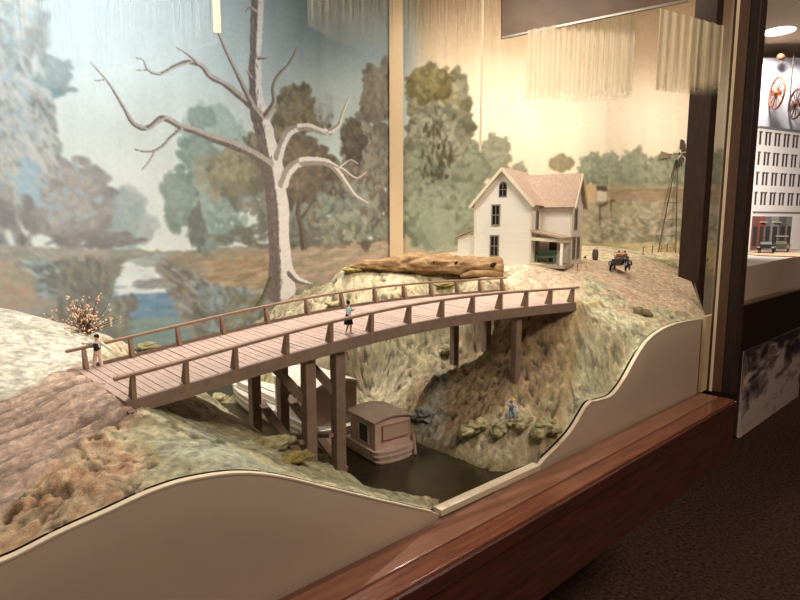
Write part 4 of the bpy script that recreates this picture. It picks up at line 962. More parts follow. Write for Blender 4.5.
def hwin(o, du, nrm, w, h, par=house, arch=False, bars=True):
    if arch:
        poly = [o-du*w/2-Zd*h/2, o+du*w/2-Zd*h/2]+[o+du*w/2*math.cos(a)+Zd*(h/2-w/2+w/2*math.sin(a)*1.1) for a in [i*pi/8 for i in range(9)]]
        f = MB().prism([p+nrm*.0005 for p in poly], nrm*.0018).build('window', M_win, par)
        b = MB(); b.prism([o+(p-o)*1.25+nrm*.0003 for p in poly], nrm*.0009).build('casing', M_sash, f)
    else:
        f = MB().obox(o+nrm*.001, du*w, Zd*h, nrm*.003).build('window', M_win, par)
        b = MB()
        for s_ in (-1, 1): b.obox(o+du*s_*w*.56+nrm*.0012, du*w*.16, Zd*h*1.1, nrm*.005); b.obox(o+Zd*s_*h*.53+nrm*.0012, du*w*1.3, Zd*h*.07, nrm*.006)
        b.build('casing', M_sash, f)
    b = MB(); b.obox(o+nrm*.0026, du*w*.10, Zd*h*.98, nrm*.001); b.obox(o+nrm*.0026, du*w*.98, Zd*h*.05, nrm*.0012); b.build('sash_bar', M_sash, f)
def on(x, y, P, D):   # world point where the survey ray meets a wall
    Pn = (P.x/A, P.y/A, 0); h_ = hit(x, y, Pn, (D.x, D.y, 0)); return W(h_)
gw = hp(0, 0)
for (x, y, w, h, ar) in ((494.5, 246, .040, .103, 0), (496, 215, .038, .098, 0), (503, 189.6, .036, .064, 1)):
    hwin(on(x, y, gw, hv_), hv_, -hu, w*A, h*A, arch=ar)
hwin(hp(dN*.62, 0, EH*.70), hu, -hv_, .030*A, .10*A)
hwin(hp(dN*.62, 0, EH*.22), hu, -hv_, .030*A, .10*A)
for (fx_, z_) in ((.38, .74), (.28, .26), (.70, .26)): hwin(hp(dN+wW*fx_, -pW, EH*z_), hu, -hv_, .036*A, .105*A)
# porch in the notch
pr_ = empty('porch', hp(dN*.5, -pW*.5, 0), None, None) if False else None
po = MB().prism([hp(-.01*A, 0, EH*.47+.02*A), hp(dN, 0, EH*.47+.02*A), hp(dN, -pW-.01*A, EH*.47-.018*A), hp(-.01*A, -pW*1.04, EH*.47-.018*A)], Zd*.010*A).build('porch_roof', M_roof, house)
MB().bar(hp(0, -pW, EH*.445-.018*A), hp(dN, -pW, EH*.445-.018*A), .008*A, .018*A).build('porch_beam', M_cream, house)
MB().bar(hp(0.004*A, -pW*.0, EH*.45-.01*A), hp(.004*A, -pW, EH*.445-.018*A), .008*A, .016*A).build('porch_beam', M_cream, house)
MB().obox(hp(.010*A, -pW*.96, EH*.20), hu*.013*A, hv_*.013*A, Zd*EH*.44).build('porch_post', M_white, house)
MB().obox(hp(dN*.48, -pW*.52, -.004*A), hu*(dN+.03*A), hv_*(pW+.03*A), Zd*.016*A).build('porch_floor', mat('porch_boards', (166, 150, 128), .8), house)
MB().obox(hp(dN-.003*A, -pW*.45, EH*.2), hu*.003*A, hv_*.04*A, Zd*.12*A).build('door', mat('dark_door', (62, 52, 44), .6), house)
# lean-to on the left
lt = .11*A
MB().prism([hp(.02*A, W1, base_z), hp(.02*A, W1+lt, base_z), hp(.02*A, W1+lt, EH*.43), hp(.02*A, W1, EH*.55)], hu*dN*.8).build('lean_to', M_side, house)
MB().prism([hp(.0*A, W1, EH*.56), hp(.0*A, W1+lt+.015*A, EH*.42), hp(.0*A, W1+lt+.015*A, EH*.44), hp(.0*A, W1, EH*.58)], hu*(dN*.8+.03*A)).build('lean_to_roof', M_roof, house)
# green bench on the porch
bn = empty('porch_bench', hp(dN*.6, -pW*.30, .004*A), 'green bench standing on the farmhouse porch', 'bench')
M_gr = mat('bench_green', (120, 148, 126), .7)
MB().obox(hp(dN*.55, -pW*.35, .040*A), hu*.03*A, hv_*.10*A, Zd*.006*A).build('seat', M_gr, bn)
MB().obox(hp(dN*.66, -pW*.35, .058*A), hu*.004*A, hv_*.10*A, Zd*.034*A).build('backrest', M_gr, bn)
for s_ in (-1, 1):
    for q in (-1, 1): MB().obox(hp(dN*.55+q*.011*A, -pW*.35+s_*.045*A, .020*A), hu*.005*A, hv_*.005*A, Zd*.036*A).build('leg', M_gr, bn)

#==================================================================== FIGURES
def skin_mesh(chains, name, m, parent, sub=1, cuts=True):
    """chains: list of lists of (Vector, radius); chain[0] of each later chain is the index pair (chain, vertex) it grows from"""
    me = bpy.data.meshes.new(name); vs = []; es = []; rs = []; idx = []
    for ch in chains:
        pts = ch[1:] if isinstance(ch[0], tuple) and isinstance(ch[0][0], int) else ch
        loc = []; prev = None
        if pts is not ch: prev = idx[ch[0][0]][ch[0][1]]
        for p, r in pts:
            vs.append(Vector(p)); rs.append(r); i = len(vs)-1; loc.append(i)
            if prev is not None: es.append((prev, i))
            prev = i
        idx.append(loc)
    off = parent_base(parent)
    me.from_pydata([(v-off)[:] for v in vs], es, []); o = bpy.data.objects.new(name, me); COL.objects.link(o)
    md = o.modifiers.new('skin', 'SKIN'); md.use_smooth_shade = True
    sv_ = me.skin_vertices[0].data
    for i, r in enumerate(rs): sv_[i].radius = (r, r)
    sv_[0].use_root = True
    sb = o.modifiers.new('sub', 'SUBSURF'); sb.levels = sub; sb.render_levels = sub
    dg = bpy.context.evaluated_depsgraph_get(); me2 = bpy.data.meshes.new_from_object(o.evaluated_get(dg)); o.modifiers.clear(); o.data = me2; me2.name = name
    me2.materials.clear(); me2.materials.append(m)
    if parent: o.parent = parent
    return o
def person(loc, rz, s, J, label, shirt, trous, hair=(50, 34, 26), shoe=(24, 20, 20), vest=None, skirt=None, hat=None, group=None, sleeves=True):
    """J: joints in metres of a 1.7 m person: pelvis, chest, neck, head, and L/R elbow, hand, knee, foot"""
    root = empty('person', loc, label, 'person', group)
    R3 = Matrix.Rotation(rz, 3, 'Z'); k = s
    def T(p): return loc+R3 @ (Vector(p)*k)
    P = {n_: Vector(v) for n_, v in J.items()}
    side = Vector((1, 0, 0)); fwd = Vector((0, -1, 0))
    ch = [[(T(P['pelvis']), .12*k), (T(P['pelvis'].lerp(P['chest'], .5)), .11*k), (T(P['chest']), .13*k), (T(P['neck']), .055*k), (T(P['neck'].lerp(P['head'], .45)), .06*k), (T(P['head']), .095*k), (T(P['head']+(P['head']-P['neck']).normalized()*.08), .07*k)]]
    ch.append([(0, 5), (T(P['head']+fwd*.085-Vector((0, 0, .02))), .022*k)])
    for sx, q in ((-1, 'R'), (1, 'L')):
        sh = P['chest']+side*sx*.17+Vector((0, 0, .07)); el = P['elbow'+q]; ha = P['hand'+q]; d = (ha-el).normalized(); wv_ = side.cross(d); wv_ = wv_.normalized() if wv_.length > .1 else Vector((0, 1, 0))
        ch.append([(0, 2), (T(sh), .06*k), (T(el), .045*k), (T(ha-d*.02), .03*k), (T(ha+d*.05), .036*k)]); ci = len(ch)-1
        for fi in range(4):
            o_ = wv_*(fi-1.5)*.022; L_ = (.07, .085, .08, .06)[fi]
            ch.append([(ci, 3), (T(ha+d*.09+o_), .012*k), (T(ha+d*(.09+L_)+o_*1.1-side*sx*.01), .009*k)])
        ch.append([(ci, 2), (T(ha+d*.04+wv_*-.05), .013*k), (T(ha+d*.08+wv_*-.07), .010*k)])
        hip = P['pelvis']+side*sx*.09-Vector((0, 0, .04)); kn = P['knee'+q]; ft = P['foot'+q]
        ch.append([(0, 0), (T(hip), .085*k), (T(kn), .06*k), (T(ft+Vector((0, 0, .07))), .042*k), (T(ft+Vector((0, 0, .035))+fwd*.12), .035*k)])
    skin_mesh(ch, 'body', M_skin, root)
    def cm(c): return mat('cloth_%d_%d_%d' % c, c, .85)
    tc_ = [[(T(P['pelvis']+Vector((0, 0, .04))), .14*k), (T(P['pelvis'].lerp(P['chest'], .5)), .135*k), (T(P['chest']+Vector((0, 0, .02))), .155*k), (T(P['chest'].lerp(P['neck'], .75)), .08*k)]]
    for sx, q in ((-1, 'R'), (1, 'L')):
        sh = P['chest']+side*sx*.17+Vector((0, 0, .07)); el = P['elbow'+q]; ha = P['hand'+q]
        tc_.append([(0, 2), (T(sh), .078*k), (T(el), .064*k)]+([(T(ha), .046*k)] if sleeves else []))
    skin_mesh(tc_, 'shirt', cm(shirt), root)
    if vest: skin_mesh([[(T(P['pelvis']+Vector((0, 0, .04))), .15*k), (T(P['pelvis'].lerp(P['chest'], .5)), .16*k), (T(P['chest']+Vector((0, 0, .0))), .185*k), (T(P['chest']+Vector((0, 0, .10))), .16*k)]], 'vest', cm(vest), root)
    if trous:
        lg_ = [[(T(P['pelvis']+Vector((0, 0, .06))), .145*k), (T(P['pelvis']-Vector((0, 0, .02))), .14*k)]]
        for sx, q in ((-1, 'R'), (1, 'L')):
            hip = P['pelvis']+side*sx*.09-Vector((0, 0, .04)); lg_.append([(0, 1), (T(hip), .105*k), (T(P['knee'+q]), .082*k), (T(P['foot'+q]+Vector((0, 0, .10))), .072*k)])
        skin_mesh(lg_, 'trousers', cm(trous), root)
    if skirt:
        b = MB(); p0_, p1_ = T(P['pelvis']+Vector((0, 0, .14))), T(P['pelvis']*1.0+Vector((0, 0, -.42)))
        b.lathe([(.12*k, 0), (.19*k, -.2*k), (.25*k, -.56*k), (.23*k, -.56*k)], p0_, 18, (0, 0, 1)); b.build('skirt', cm(skirt), root, True)
    for q in 'RL':
        f = P['foot'+q]; b = MB(); b.ball(T(f+fwd*.06+Vector((0, 0, .04))), .075*k, 2, 0, 0, (.75, 1.7, .65)); b.build('shoe', cm(shoe), root, True)
    hd = P['head']; b = MB(); b.ball(T(hd+Vector((0, .025, .045))), .115*k, 2, .06, 2, (.95, 1.0, .95)); b.build('hair', cm(hair), root, True)
    eb = MB()
    for sx in (-1, 1): eb.ball(T(hd+fwd*.09+side*sx*.033+Vector((0, 0, .01))), .012*k, 1)
    eb.build('eyes', cm((30, 26, 24)), root)
    if hat:
        b = MB(); c = T(hd+Vector((0, 0, .075))); b.lathe([(.20*k, -.01*k), (.215*k, 0), (.11*k, .012*k), (.105*k, .07*k), (.07*k, .10*k), (.01*k, .10*k)], c, 20); b.build('hat', cm(hat), root, True)
    return root
SC = .070*A*1.43/1.7*.96
stand = dict(pelvis=(0, 0, .92), chest=(0, 0, 1.28), neck=(0, 0, 1.45), head=(0, -.01, 1.58), elbowR=(-.28, .02, 1.12), handR=(-.34, -.12, .92), elbowL=(.28, .02, 1.12), handL=(.34, -.12, .92), kneeR=(-.10, -.02, .48), footR=(-.11, 0, 0), kneeL=(.10, -.02, .48), footL=(.11, 0, 0))
# woman on the bridge, walking
t_w = tof(349, (N0*.6+F0*.4), nd*.6+fd*.4, 333); pw = bpt(t_w, .22, 0)
rw_ = drop_at(348.5, 333.5, .338); 
Jw = dict(stand); Jw.update(handL=(.42, -.30, 1.20), elbowL=(.30, -.08, 1.16), elbowR=(-.30, .10, 1.14), handR=(-.30, -.06, .98), kneeR=(-.10, .02, .48), footR=(-.14, .18, .02), kneeL=(.08, -.14, .48), footL=(.10, -.10, 0), head=(0, -.02, 1.60))
wpz = bpt(tpos(349, 333, N0, nd)[0], .15, 0)
wp_t = [(t, (topix(np.array([(bpt(t, .09).x)/A, (bpt(t, .09).y)/A, (bpt(t, .09).z-EYE)/A])))) for t in np.linspace(.2, .6, 200)]
tb_ = min(wp_t, key=lambda q: abs(q[1][0]-348.5))[0]; pw = bpt(tb_, .09)
wm = person(pw, math.radians(60), SC*1.02, Jw, 'woman in pale blue top and black skirt walking across the bridge deck', (196, 216, 220), None, (46, 34, 28), (236, 228, 220), skirt=(34, 28, 30))
sh_ = [c for c in wm.children if c.name.startswith('hair')][0]
R3w = Matrix.Rotation(math.radians(60), 3, 'Z')
for sx in (-1, 1): MB().ball(pw+R3w @ (Vector((sx*.13, .03, 1.70))*SC*1.02), .06*SC, 2).build('hair_bun', MATS['cloth_46_34_28'], wm, True)
MB().tube([pw+R3w @ (Vector(q)*SC) for q in ((-.19, -.15, 1.28), (-.1, -.22, 1.24), (.06, -.2, 1.3), (.2, -.1, 1.36))], .035*SC, 6).build('scarf', mat('teal_scarf', (96, 140, 150), .8), wm, True)
# man leaning by the end of the far railing
mg = G(99, 374); pm = W(mg)
Jm = dict(stand); Jm.update(elbowR=(-.34, .06, 1.30), handR=(-.58, .12, 1.30), elbowL=(.34, .02, 1.20), handL=(.62, -.02, 1.04), kneeR=(-.14, -.02, .48), footR=(-.20, 0, 0), kneeL=(.13, -.03, .48), footL=(.20, -.02, 0))
person(pm, math.radians(-40), SC*1.18, Jm, 'man in black waistcoat and pale trousers leaning by the left end of the railing', (232, 222, 210), (220, 198, 184), (40, 30, 26), (30, 26, 26), vest=(40, 42, 54))
# fisherman on the rocks
fg = G(511, 420); pf = W(fg)+Zd*.006
Jf = dict(pelvis=(0, 0, .34), chest=(0, -.06, .72), neck=(0, -.08, .90), head=(0, -.10, 1.04), elbowR=(-.36, -.16, .92), handR=(-.14, -.20, 1.16), elbowL=(.34, -.06, .60), handL=(.26, -.24, .40), kneeR=(-.16, -.42, .40), footR=(-.18, -.46, -.05), kneeL=(.14, -.40, .36), footL=(.10, -.52, -.02))
fr_ = person(pf, math.radians(-38), SC*1.04, Jf, 'figure in yellow hat and blue overalls fishing from the rocks', (226, 222, 226), (124, 154, 168), (90, 66, 40), (120, 80, 64), vest=(120, 150, 164), hat=(226, 196, 60))
R3f = Matrix.Rotation(math.radians(-38), 3, 'Z'); hL = pf+R3f @ (Vector((.26, -.30, .36))*SC)
e1_ = W(drop_at(497, 444, .78)); rod = MB().tube([hL-(e1_-hL)*.05, hL.lerp(e1_, .5)+Zd*.004, e1_], [.0014, .001, .0005], 6).build('fishing_rod', mat('pale_rod', (206, 176, 130), .6)); tag(rod, 'thin pale fishing rod held by the figure in the yellow hat', 'fishing rod')
l1 = W(drop_at(455, 447, .80)); MB().tube([e1_, e1_+Zd*.004-Xd*.004, (e1_+l1)/2+Zd*.001, l1], .0004, 4).build('line', mat('line_thread', (190, 160, 110), .6), rod)

#==================================================================== CAR AND YARD THINGS
def wheel(b_root, c, r, ax, m_=M_tyre, name='wheel'):
    b = MB(); n_ = 20; u_ = Vector((0, 0, 1)); w_ = Vector(ax).cross(u_).normalized()
    ring = [c+(u_*math.cos(2*pi*i/n_)+w_*math.sin(2*pi*i/n_))*r*.9 for i in range(n_+1)]
    b.tube(ring, r*.12, 6, False)
    for i in range(10):
        a = 2*pi*i/10; b.bar(c, c+(u_*math.cos(a)+w_*math.sin(a))*r*.86, r*.06, r*.06, ax)
    b.lathe([(r*.16, -r*.1), (r*.16, r*.1)], c, 10, ax)
    return b.build(name, m_, b_root)
def old_car(root, s, body_m, top=False, people=False):
    L = root.location
    def p(x, y, z): return L+Vector((x, y, z))*s
    def ob(c, sz, n_, m_, bv=.0): return MB().obox(p(*c), (sz[0]*s, 0, 0), (0, sz[1]*s, 0), (0, 0, sz[2]*s)).build(n_, m_, root, False, bv*s)
    # x = forward, length 3.4, width 1.4
    MB().prism([p(-1.15, -.55, .55), p(.35, -.55, .55), p(.35, -.55, 1.05), (p(-.25, -.55, 1.0)), p(-.35, -.55, 1.18), p(-1.05, -.55, 1.25), p(-1.25, -.55, .95)], (0, 1.1*s, 0)).build('body', body_m, root, False, .03*s)
    MB().prism([p(.35, -.36, .55), p(1.25, -.30, .55), p(1.25, -.30, 1.0), p(.35, -.36, 1.12)], (0, .66*s, 0)).build('bonnet', body_m, root, False, .04*s)
    ob((1.27, 0, .80), (.06, .56, .56), 'radiator', mat('radiator_brass', (70, 58, 44), .5))
    for q in (-1, 1):
        MB().lathe([(.03*s, 0), (.10*s, .06*s), (.11*s, .12*s)], p(1.3, q*.42, .98), 10, (1, 0, 0)).build('headlamp', body_m, root)
        for xx_ in (1.15, -1.0):
            b = MB(); pts = [p(xx_+.5*math.cos(a), q*.66, .42+.47*math.sin(a)) for a in [i*pi/10 for i in range(0, 11)]]
            if xx_ > 0: pts = pts[1:]+[p(xx_-.6, q*.66, .36)]
            b.sweep(pts, .26*s, .03*s); b.build('mudguard', body_m, root)
            wheel(root, p(xx_, q*.64, .38), .38*s, (0, 1, 0))
        ob((.1, q*.66, .36), (1.5, .22, .03), 'running_board', body_m)
    ob((-.55, 0, .95), (.5, .95, .16), 'seat', mat('car_seat', (60, 40, 32), .7), .03)
    b = MB()
    for q in (-1, 1): b.bar(p(.30, q*.5, 1.05), p(.22, q*.5, 1.62), .03*s, .03*s)
    b.bar(p(.22, -.5, 1.62), p(.22, .5, 1.62), .03*s, .03*s); b.bar(p(.26, -.5, 1.3), p(.26, .5, 1.3), .02*s, .02*s); b.build('windscreen_frame', body_m, root)
    ring = [p(.02+.03*math.cos(i*.524)*1, .28+.17*math.cos(i*pi/8), 1.12+.14*math.sin(i*pi/8)) for i in range(17)]
    MB().tube(ring, .015*s, 5, False).build('steering_wheel', M_black, root)
    if top:
        MB().prism([p(-1.3, -.6, 1.72), p(.35, -.6, 1.66), p(.35, -.6, 1.72), p(-.4, -.6, 1.86), p(-1.3, -.6, 1.82)], (0, 1.2*s, 0)).build('roof', top, root, False, .03*s)
        b = MB()
        for q in (-1, 1):
            for xx_ in (-1.2, -.5): b.bar(p(xx_, q*.54, 1.1), p(xx_, q*.56, 1.74), .04*s, .04*s)
        b.build('roof_struts', M_black, root)
cg = G(620, 271); cs = .185*A/3.1
car = empty('vintage_car', W(cg)+Zd*.001, 'small black open vintage car on the dirt road right of the farmhouse', 'car')
old_car(car, cs, M_black)
car.rotation_euler = (0, 0, math.radians(198))
Rc = Matrix.Rotation(math.radians(198), 3, 'Z'); ccar = W(cg)
Js = dict(pelvis=(0, 0, 0), chest=(0, 0, .40), neck=(0, 0, .56), head=(0, -.01, .70), elbowR=(-.26, -.14, .24), handR=(-.16, -.40, .26), elbowL=(.26, -.14, .24), handL=(.16, -.40, .26), kneeR=(-.12, -.42, .04), footR=(-.12, -.50, -.38), kneeL=(.12, -.42, .04), footL=(.12, -.50, -.38))
for i_, (yy_, lb, c_) in enumerate(((.25, 'driver in rust brown coat sitting at the wheel of the black car', (138, 74, 50)), (-.25, 'passenger in reddish brown clothes sitting beside the driver of the black car', (160, 96, 70)))):
    person(ccar+Rc @ (Vector((-.52, yy_, 1.04))*cs), math.radians(288), cs*.9, Js, lb, c_, (70, 54, 46), (60, 40, 30))
# windmill
wm_c = G(663, 252); wmw = W(wm_c); mill = empty('windmill', wmw, 'tall openwork farm windmill tower with round fan beyond the car', 'windmill')
hM = W(hit(674, 160, wm_c, (RI[0], RI[1], 0))).z-wmw.z; rgt = Vector((RI[0], RI[1], 0)); fwv = Vector((FH[0], FH[1], 0))
hb_ = .080*A
cor = [(-1, -1), (1, -1), (1, 1), (-1, 1)]; shf = rgt*.055*A
def mc(i, f): a = cor[i % 4]; w_ = hb_*(1-f*.93); return wmw+shf*f+(rgt*a[0]+fwv*a[1])*w_*.75+Zd*hM*f
for i in range(4): MB().bar(mc(i, -.02), mc(i, 1), .0035, .0035).build('tower_leg', M_bronze, mill)
b = MB()
for f in (.18, .36, .54, .70, .84):
    for i in range(4): b.bar(mc(i, f), mc(i+1, f), .0016, .0022)
b.build('girts', M_bronze, mill)
b = MB()
for fa, fb_ in ((0, .18), (.18, .36), (.36, .54), (.54, .7)):
    for i in range(4): b.tube([mc(i, fa), mc(i+1, fb_)], .0006, 4)
b.build('stay_wires', M_bronze, mill)
top_ = wmw+shf+Zd*hM
fan_ax = (rgt*1.0+fwv*-.06).normalized(); fc = top_+fan_ax*.012+Zd*.030; fr2 = .092*A
b = MB(); su = Zd; sv2 = fan_ax.cross(Zd).normalized()
for i in range(14):
    a = 2*pi*i/14; d = su*math.cos(a)+sv2*math.sin(a); e_ = (-su*math.sin(a)+sv2*math.cos(a))
    b.prism([fc+d*fr2*.3-e_*fr2*.06, fc+d*fr2*.3+e_*fr2*.06, fc+d*fr2+e_*fr2*.19+fan_ax*.003, fc+d*fr2-e_*fr2*.19], fan_ax*.001)
b.build('fan', M_bronze, mill); MB().ball(fc, .006, 2).build('hub', M_black, mill)
MB().bar(fc, top_-rgt*.06*A+Zd*.026, .003, .003).build('vane_shaft', M_bronze, mill)
vt = top_-rgt*.035*A+Zd*.026
MB().prism([vt, vt-rgt*.075*A+Zd*.016, vt-rgt*.08*A-Zd*.020, vt-Zd*.012], fwv*.002).build('tail_vane', mat('vane_tin', (140, 126, 106), .7), mill)
# fence posts at the field edge
fence = empty('wire_fence', W(G(640, 254)), 'thin wire fence with short posts in front of the windmill', 'fence')
fpx = [(643, 255), (652, 253.5), (661, 252.5), (667, 251.5), (674, 250.5)]; tops = []
for x, y in fpx:
    g_ = W(G(x, y)); MB().bar(g_-Zd*.004, g_+Zd*.036, .0028, .0028).build('post', M_bronze, fence); tops.append(g_+Zd*.032)
MB().tube(tops, .0006, 4).build('wire', M_bronze, fence); MB().tube([p-Zd*.014 for p in tops], .0006, 4).build('wire', M_bronze, fence)
# tall thin pole behind the fan
g_ = W(G(676, 252)); MBp = MB().tube([g_+rgt*.02-Zd*.01, g_+rgt*.045+Zd*(hM*1.10)], [.003, .0015], 6).build('thin_pole', M_bronze); tag(MBp, 'thin leaning pole standing just right of the windmill', 'pole')
# bird table by the porch, grey barrel and scrap behind the house corner
g_ = W(G(577.5, 271)); bt_ = empty('yard_stand', g_, 'small flat topped stand on a thin post in the yard', 'stand')
MB().bar(g_-Zd*.003, g_+Zd*.026, .002, .002).build('post', M_bronze, bt_); MB().box(g_+Zd*.027, (.018, .014, .0025)).build('top', M_boat, bt_)
g_ = W(G(595, 260)); br_ = empty('grey_barrel', g_, 'grey barrel standing in the yard left of the black car', 'barrel')
MB().lathe([(.009, 0), (.012, .012), (.0125, .022), (.012, .032), (.009, .044), (.002, .044)], g_, 16).build('staves', mat('barrel_grey', (112, 100, 92), .7, (84, 74, 68), 120), br_, True)
bh = MB()
for z_ in (.008, .036): bh.lathe([(.0118, z_), (.0118, z_+.002)], g_, 16)
bh.build('hoops', M_black, br_)
for i_, (x, y, r_, lb, c_) in enumerate(((578, 259, .010, 'dark scrap pile at the farmhouse corner', (78, 66, 58)), (585, 258, .006, 'low dark bundle between the scrap pile and the barrel', (70, 58, 48)), (565, 266, .009, 'grey potted shrub beside the porch step', (150, 140, 122)))):
    rock(x, y, r_, lb, None, (1.3, 1, 1.1), 60+i_, mat('scrap_%d_%d' % (c_[0], c_[1]), c_, .9), .5, ('scrap_pile', 'bundle', 'yard_shrub')[i_], ('scrap', 'bundle', 'shrub')[i_], 2, 0)

#==================================================================== GLASS REFLECTIONS BUILT AS PLEATED SHEETS
def reflection_sheet(px0, px1, yt0, yt1, yb0, yb1, z0, z1, n_pl, m, label, amp=.010):
    P0 = far_at(px0, yt0, z0); P1 = far_at(px1, yt1, z1); Q0 = hit(px0, yb0, P0, (RI[0], RI[1], 0)); Q1 = hit(px1, yb1, P1, (RI[0], RI[1], 0))
    zt0, zt1, zb0, zb1 = P0[2], P1[2], Q0[2], Q1[2]
    nx = n_pl*10; nz = 10; D = (P1-P0); nrm = np.array([-D[1], D[0], 0]); nrm /= np.linalg.norm(nrm)
    vs = []; 
    for i in range(nx+1):
        t = i/nx; b0 = P0+D*t; wv_ = math.sin(t*n_pl*2*pi+.7*math.sin(t*11))*amp
        for j in range(nz+1):
            q = j/nz; z_ = (zt0+(zt1-zt0)*t)*(1-q)+(zb0+(zb1-zb0)*t)*q; p = b0+nrm*wv_*(.7+.5*q); vs.append(W((p[0], p[1], z_)))
    fs = [(i*(nz+1)+j, (i+1)*(nz+1)+j, (i+1)*(nz+1)+j+1, i*(nz+1)+j+1) for i in range(nx) for j in range(nz)]
    o = MB().add(vs, fs).build('pleated_reflection', m, None, True); tag(o, label, 'reflection', 'pleated glass reflections built as sheets along the top of the case'); return o
reflection_sheet(8, 214, -60, -60, 84, 44, 2.35, 2.7, 22, M_reflc, 'leftmost pleated glass reflection built as a sheet, pale blue white, above the misty river')
reflection_sheet(306, 392, -60, -60, 26, 70, 2.8, 3.1, 12, M_refl, 'pleated glass reflection built as a sheet just left of the tan batten')
reflection_sheet(402, 500, -60, -60, 82, 70, 3.1, 3.2, 14, M_refl, 'pleated glass reflection built as a sheet just right of the tan batten')
reflection_sheet(528, 636, 30, 12, 108, 98, 3.0, 2.9, 11, M_refl2, 'pleated glass reflection built as a sheet below the brown reflection')
reflection_sheet(660, 724, 8, 26, 90, 98, 2.72, 2.58, 8, M_refl2, 'narrow rightmost pleated glass reflection built as a sheet near the corner post')
# brown glass reflection with a bright edge, upper right, built as a board
so = [far_at(502, 38, 3.1), far_at(690, 0, 2.72), far_at(692, -90, 2.72), far_at(502, -60, 3.1)]
sf = MB().prism([W(p) for p in so], Vector((FH[0], FH[1], 0))*.02).build('reflection_board', mat('reflection_brown', (128, 108, 92), .5, (104, 86, 72), 6)); tag(sf, 'brown glass reflection with a thin bright edge built as a board across the upper right', 'reflection board')
MB().bar(W(so[0])-Vector((FH[0], FH[1], 0))*.004, W(so[1])-Vector((FH[0], FH[1], 0))*.004, .005, .006).build('reflection_edge', M_metal, sf)
a_ = W(far_at(484, -60, 3.0)); b_ = W(far_at(484, 150, 3.0)); b_.x, b_.y = a_.x, a_.y  # reflected glass edge, added as a thin upright rod
tag(MB().bar(a_, b_, .006, .006).build('reflection_rod', M_edge), 'thin cream glass reflection built as a rod in front of the farmland backdrop', 'reflection rod')
a_ = W(far_at(214, -60, 2.5)); b_ = W(far_at(214, 33, 2.5)); b_.x, b_.y = a_.x, a_.y  # reflection of a bright strip, added as a short strap
tag(MB().obox((a_+b_)/2, rgt*.022, fwv*.004, Zd*(a_.z-b_.z)).build('reflection_strap', M_edge), 'short cream glass reflection built as a strap left of the bare tree top', 'reflection strap')

#==================================================================== THE NEXT CASE (RIGHT)
c2 = empty('city_case', W((7.2, 1.85, -.8)), 'second museum case at the right edge holding the model city street', 'display case')
Y2 = 1.85
def xat(x, y, Y): return yat(x, y, Y)[0]*A
xa = 5.6*A; xb = 15*A
z2 = W(yat(745, 303, Y2)).z
bx(MB(), xa, xb, Y2*A, Y2*A+.03, 0.0, z2).build('front_board', M_darkpost, c2)
cz = W(yat(757, 265, Y2+.06)).z
b = MB(); pts = [(5.6, cz-.01), (6.6, cz), (7.2, cz+.012), (8, cz+.02), (9, cz+.018), (11, cz+.0), (15, cz-.01)]
b.prism([Vector((x*A, (Y2+.06)*A, z)) for x, z in pts]+[Vector((15*A, (Y2+.06)*A, z2-.02)), Vector((5.6*A, (Y2+.06)*A, z2-.02))], (0, .01, 0)).build('curved_fascia', M_fascia, c2)
bx(MB(), xa, xb, (Y2-.02)*A, (Y2+.05)*A, z2-.012, z2+.004).build('top_bead', mat('bead_brown', (120, 98, 82), .5), c2)
tz = W(yat(757, 262, Y2+.06)).z
b = MB(); far_z = tz+.02
Ptab = [Vector((xa, (Y2+.075)*A, cz-.004)), Vector((xb, (Y2+.075)*A, cz-.004)), Vector((xb, 4.4*A, cz-.004)), Vector((xa, 4.4*A, cz-.004))]
b.prism(Ptab, (0, 0, .004)).build('pavement', mat('pale_pavement', (214, 204, 190), .8), c2)
kb1 = W(drop_at(753, 254, .40)); 
RD = EYE-cz
drd = -(cz-EYE)/A
ra = drop_at(757, 256, drd); rb2 = drop_at(815, 258, drd); rc = far_at(815, 240, 10.3); rd = far_at(757, 240, 9.2); rc[2] = rd[2] = -drd
MB().prism([W(ra)+Zd*.004, W(rb2)+Zd*.004, W(rc)+Zd*.004+Vector((.3, .4, 0)), W(rd)+Zd*.004+Vector((0, .4, 0))], (0, 0, .003)).build('street', mat('street_tan', (206, 178, 148), .85, (190, 162, 134), 30), c2)
MB().bar(W(ra)+Zd*.006, W(rb2)+Zd*.006, .02, .006).build('kerb', mat('kerb_orange', (176, 108, 74), .7), c2)
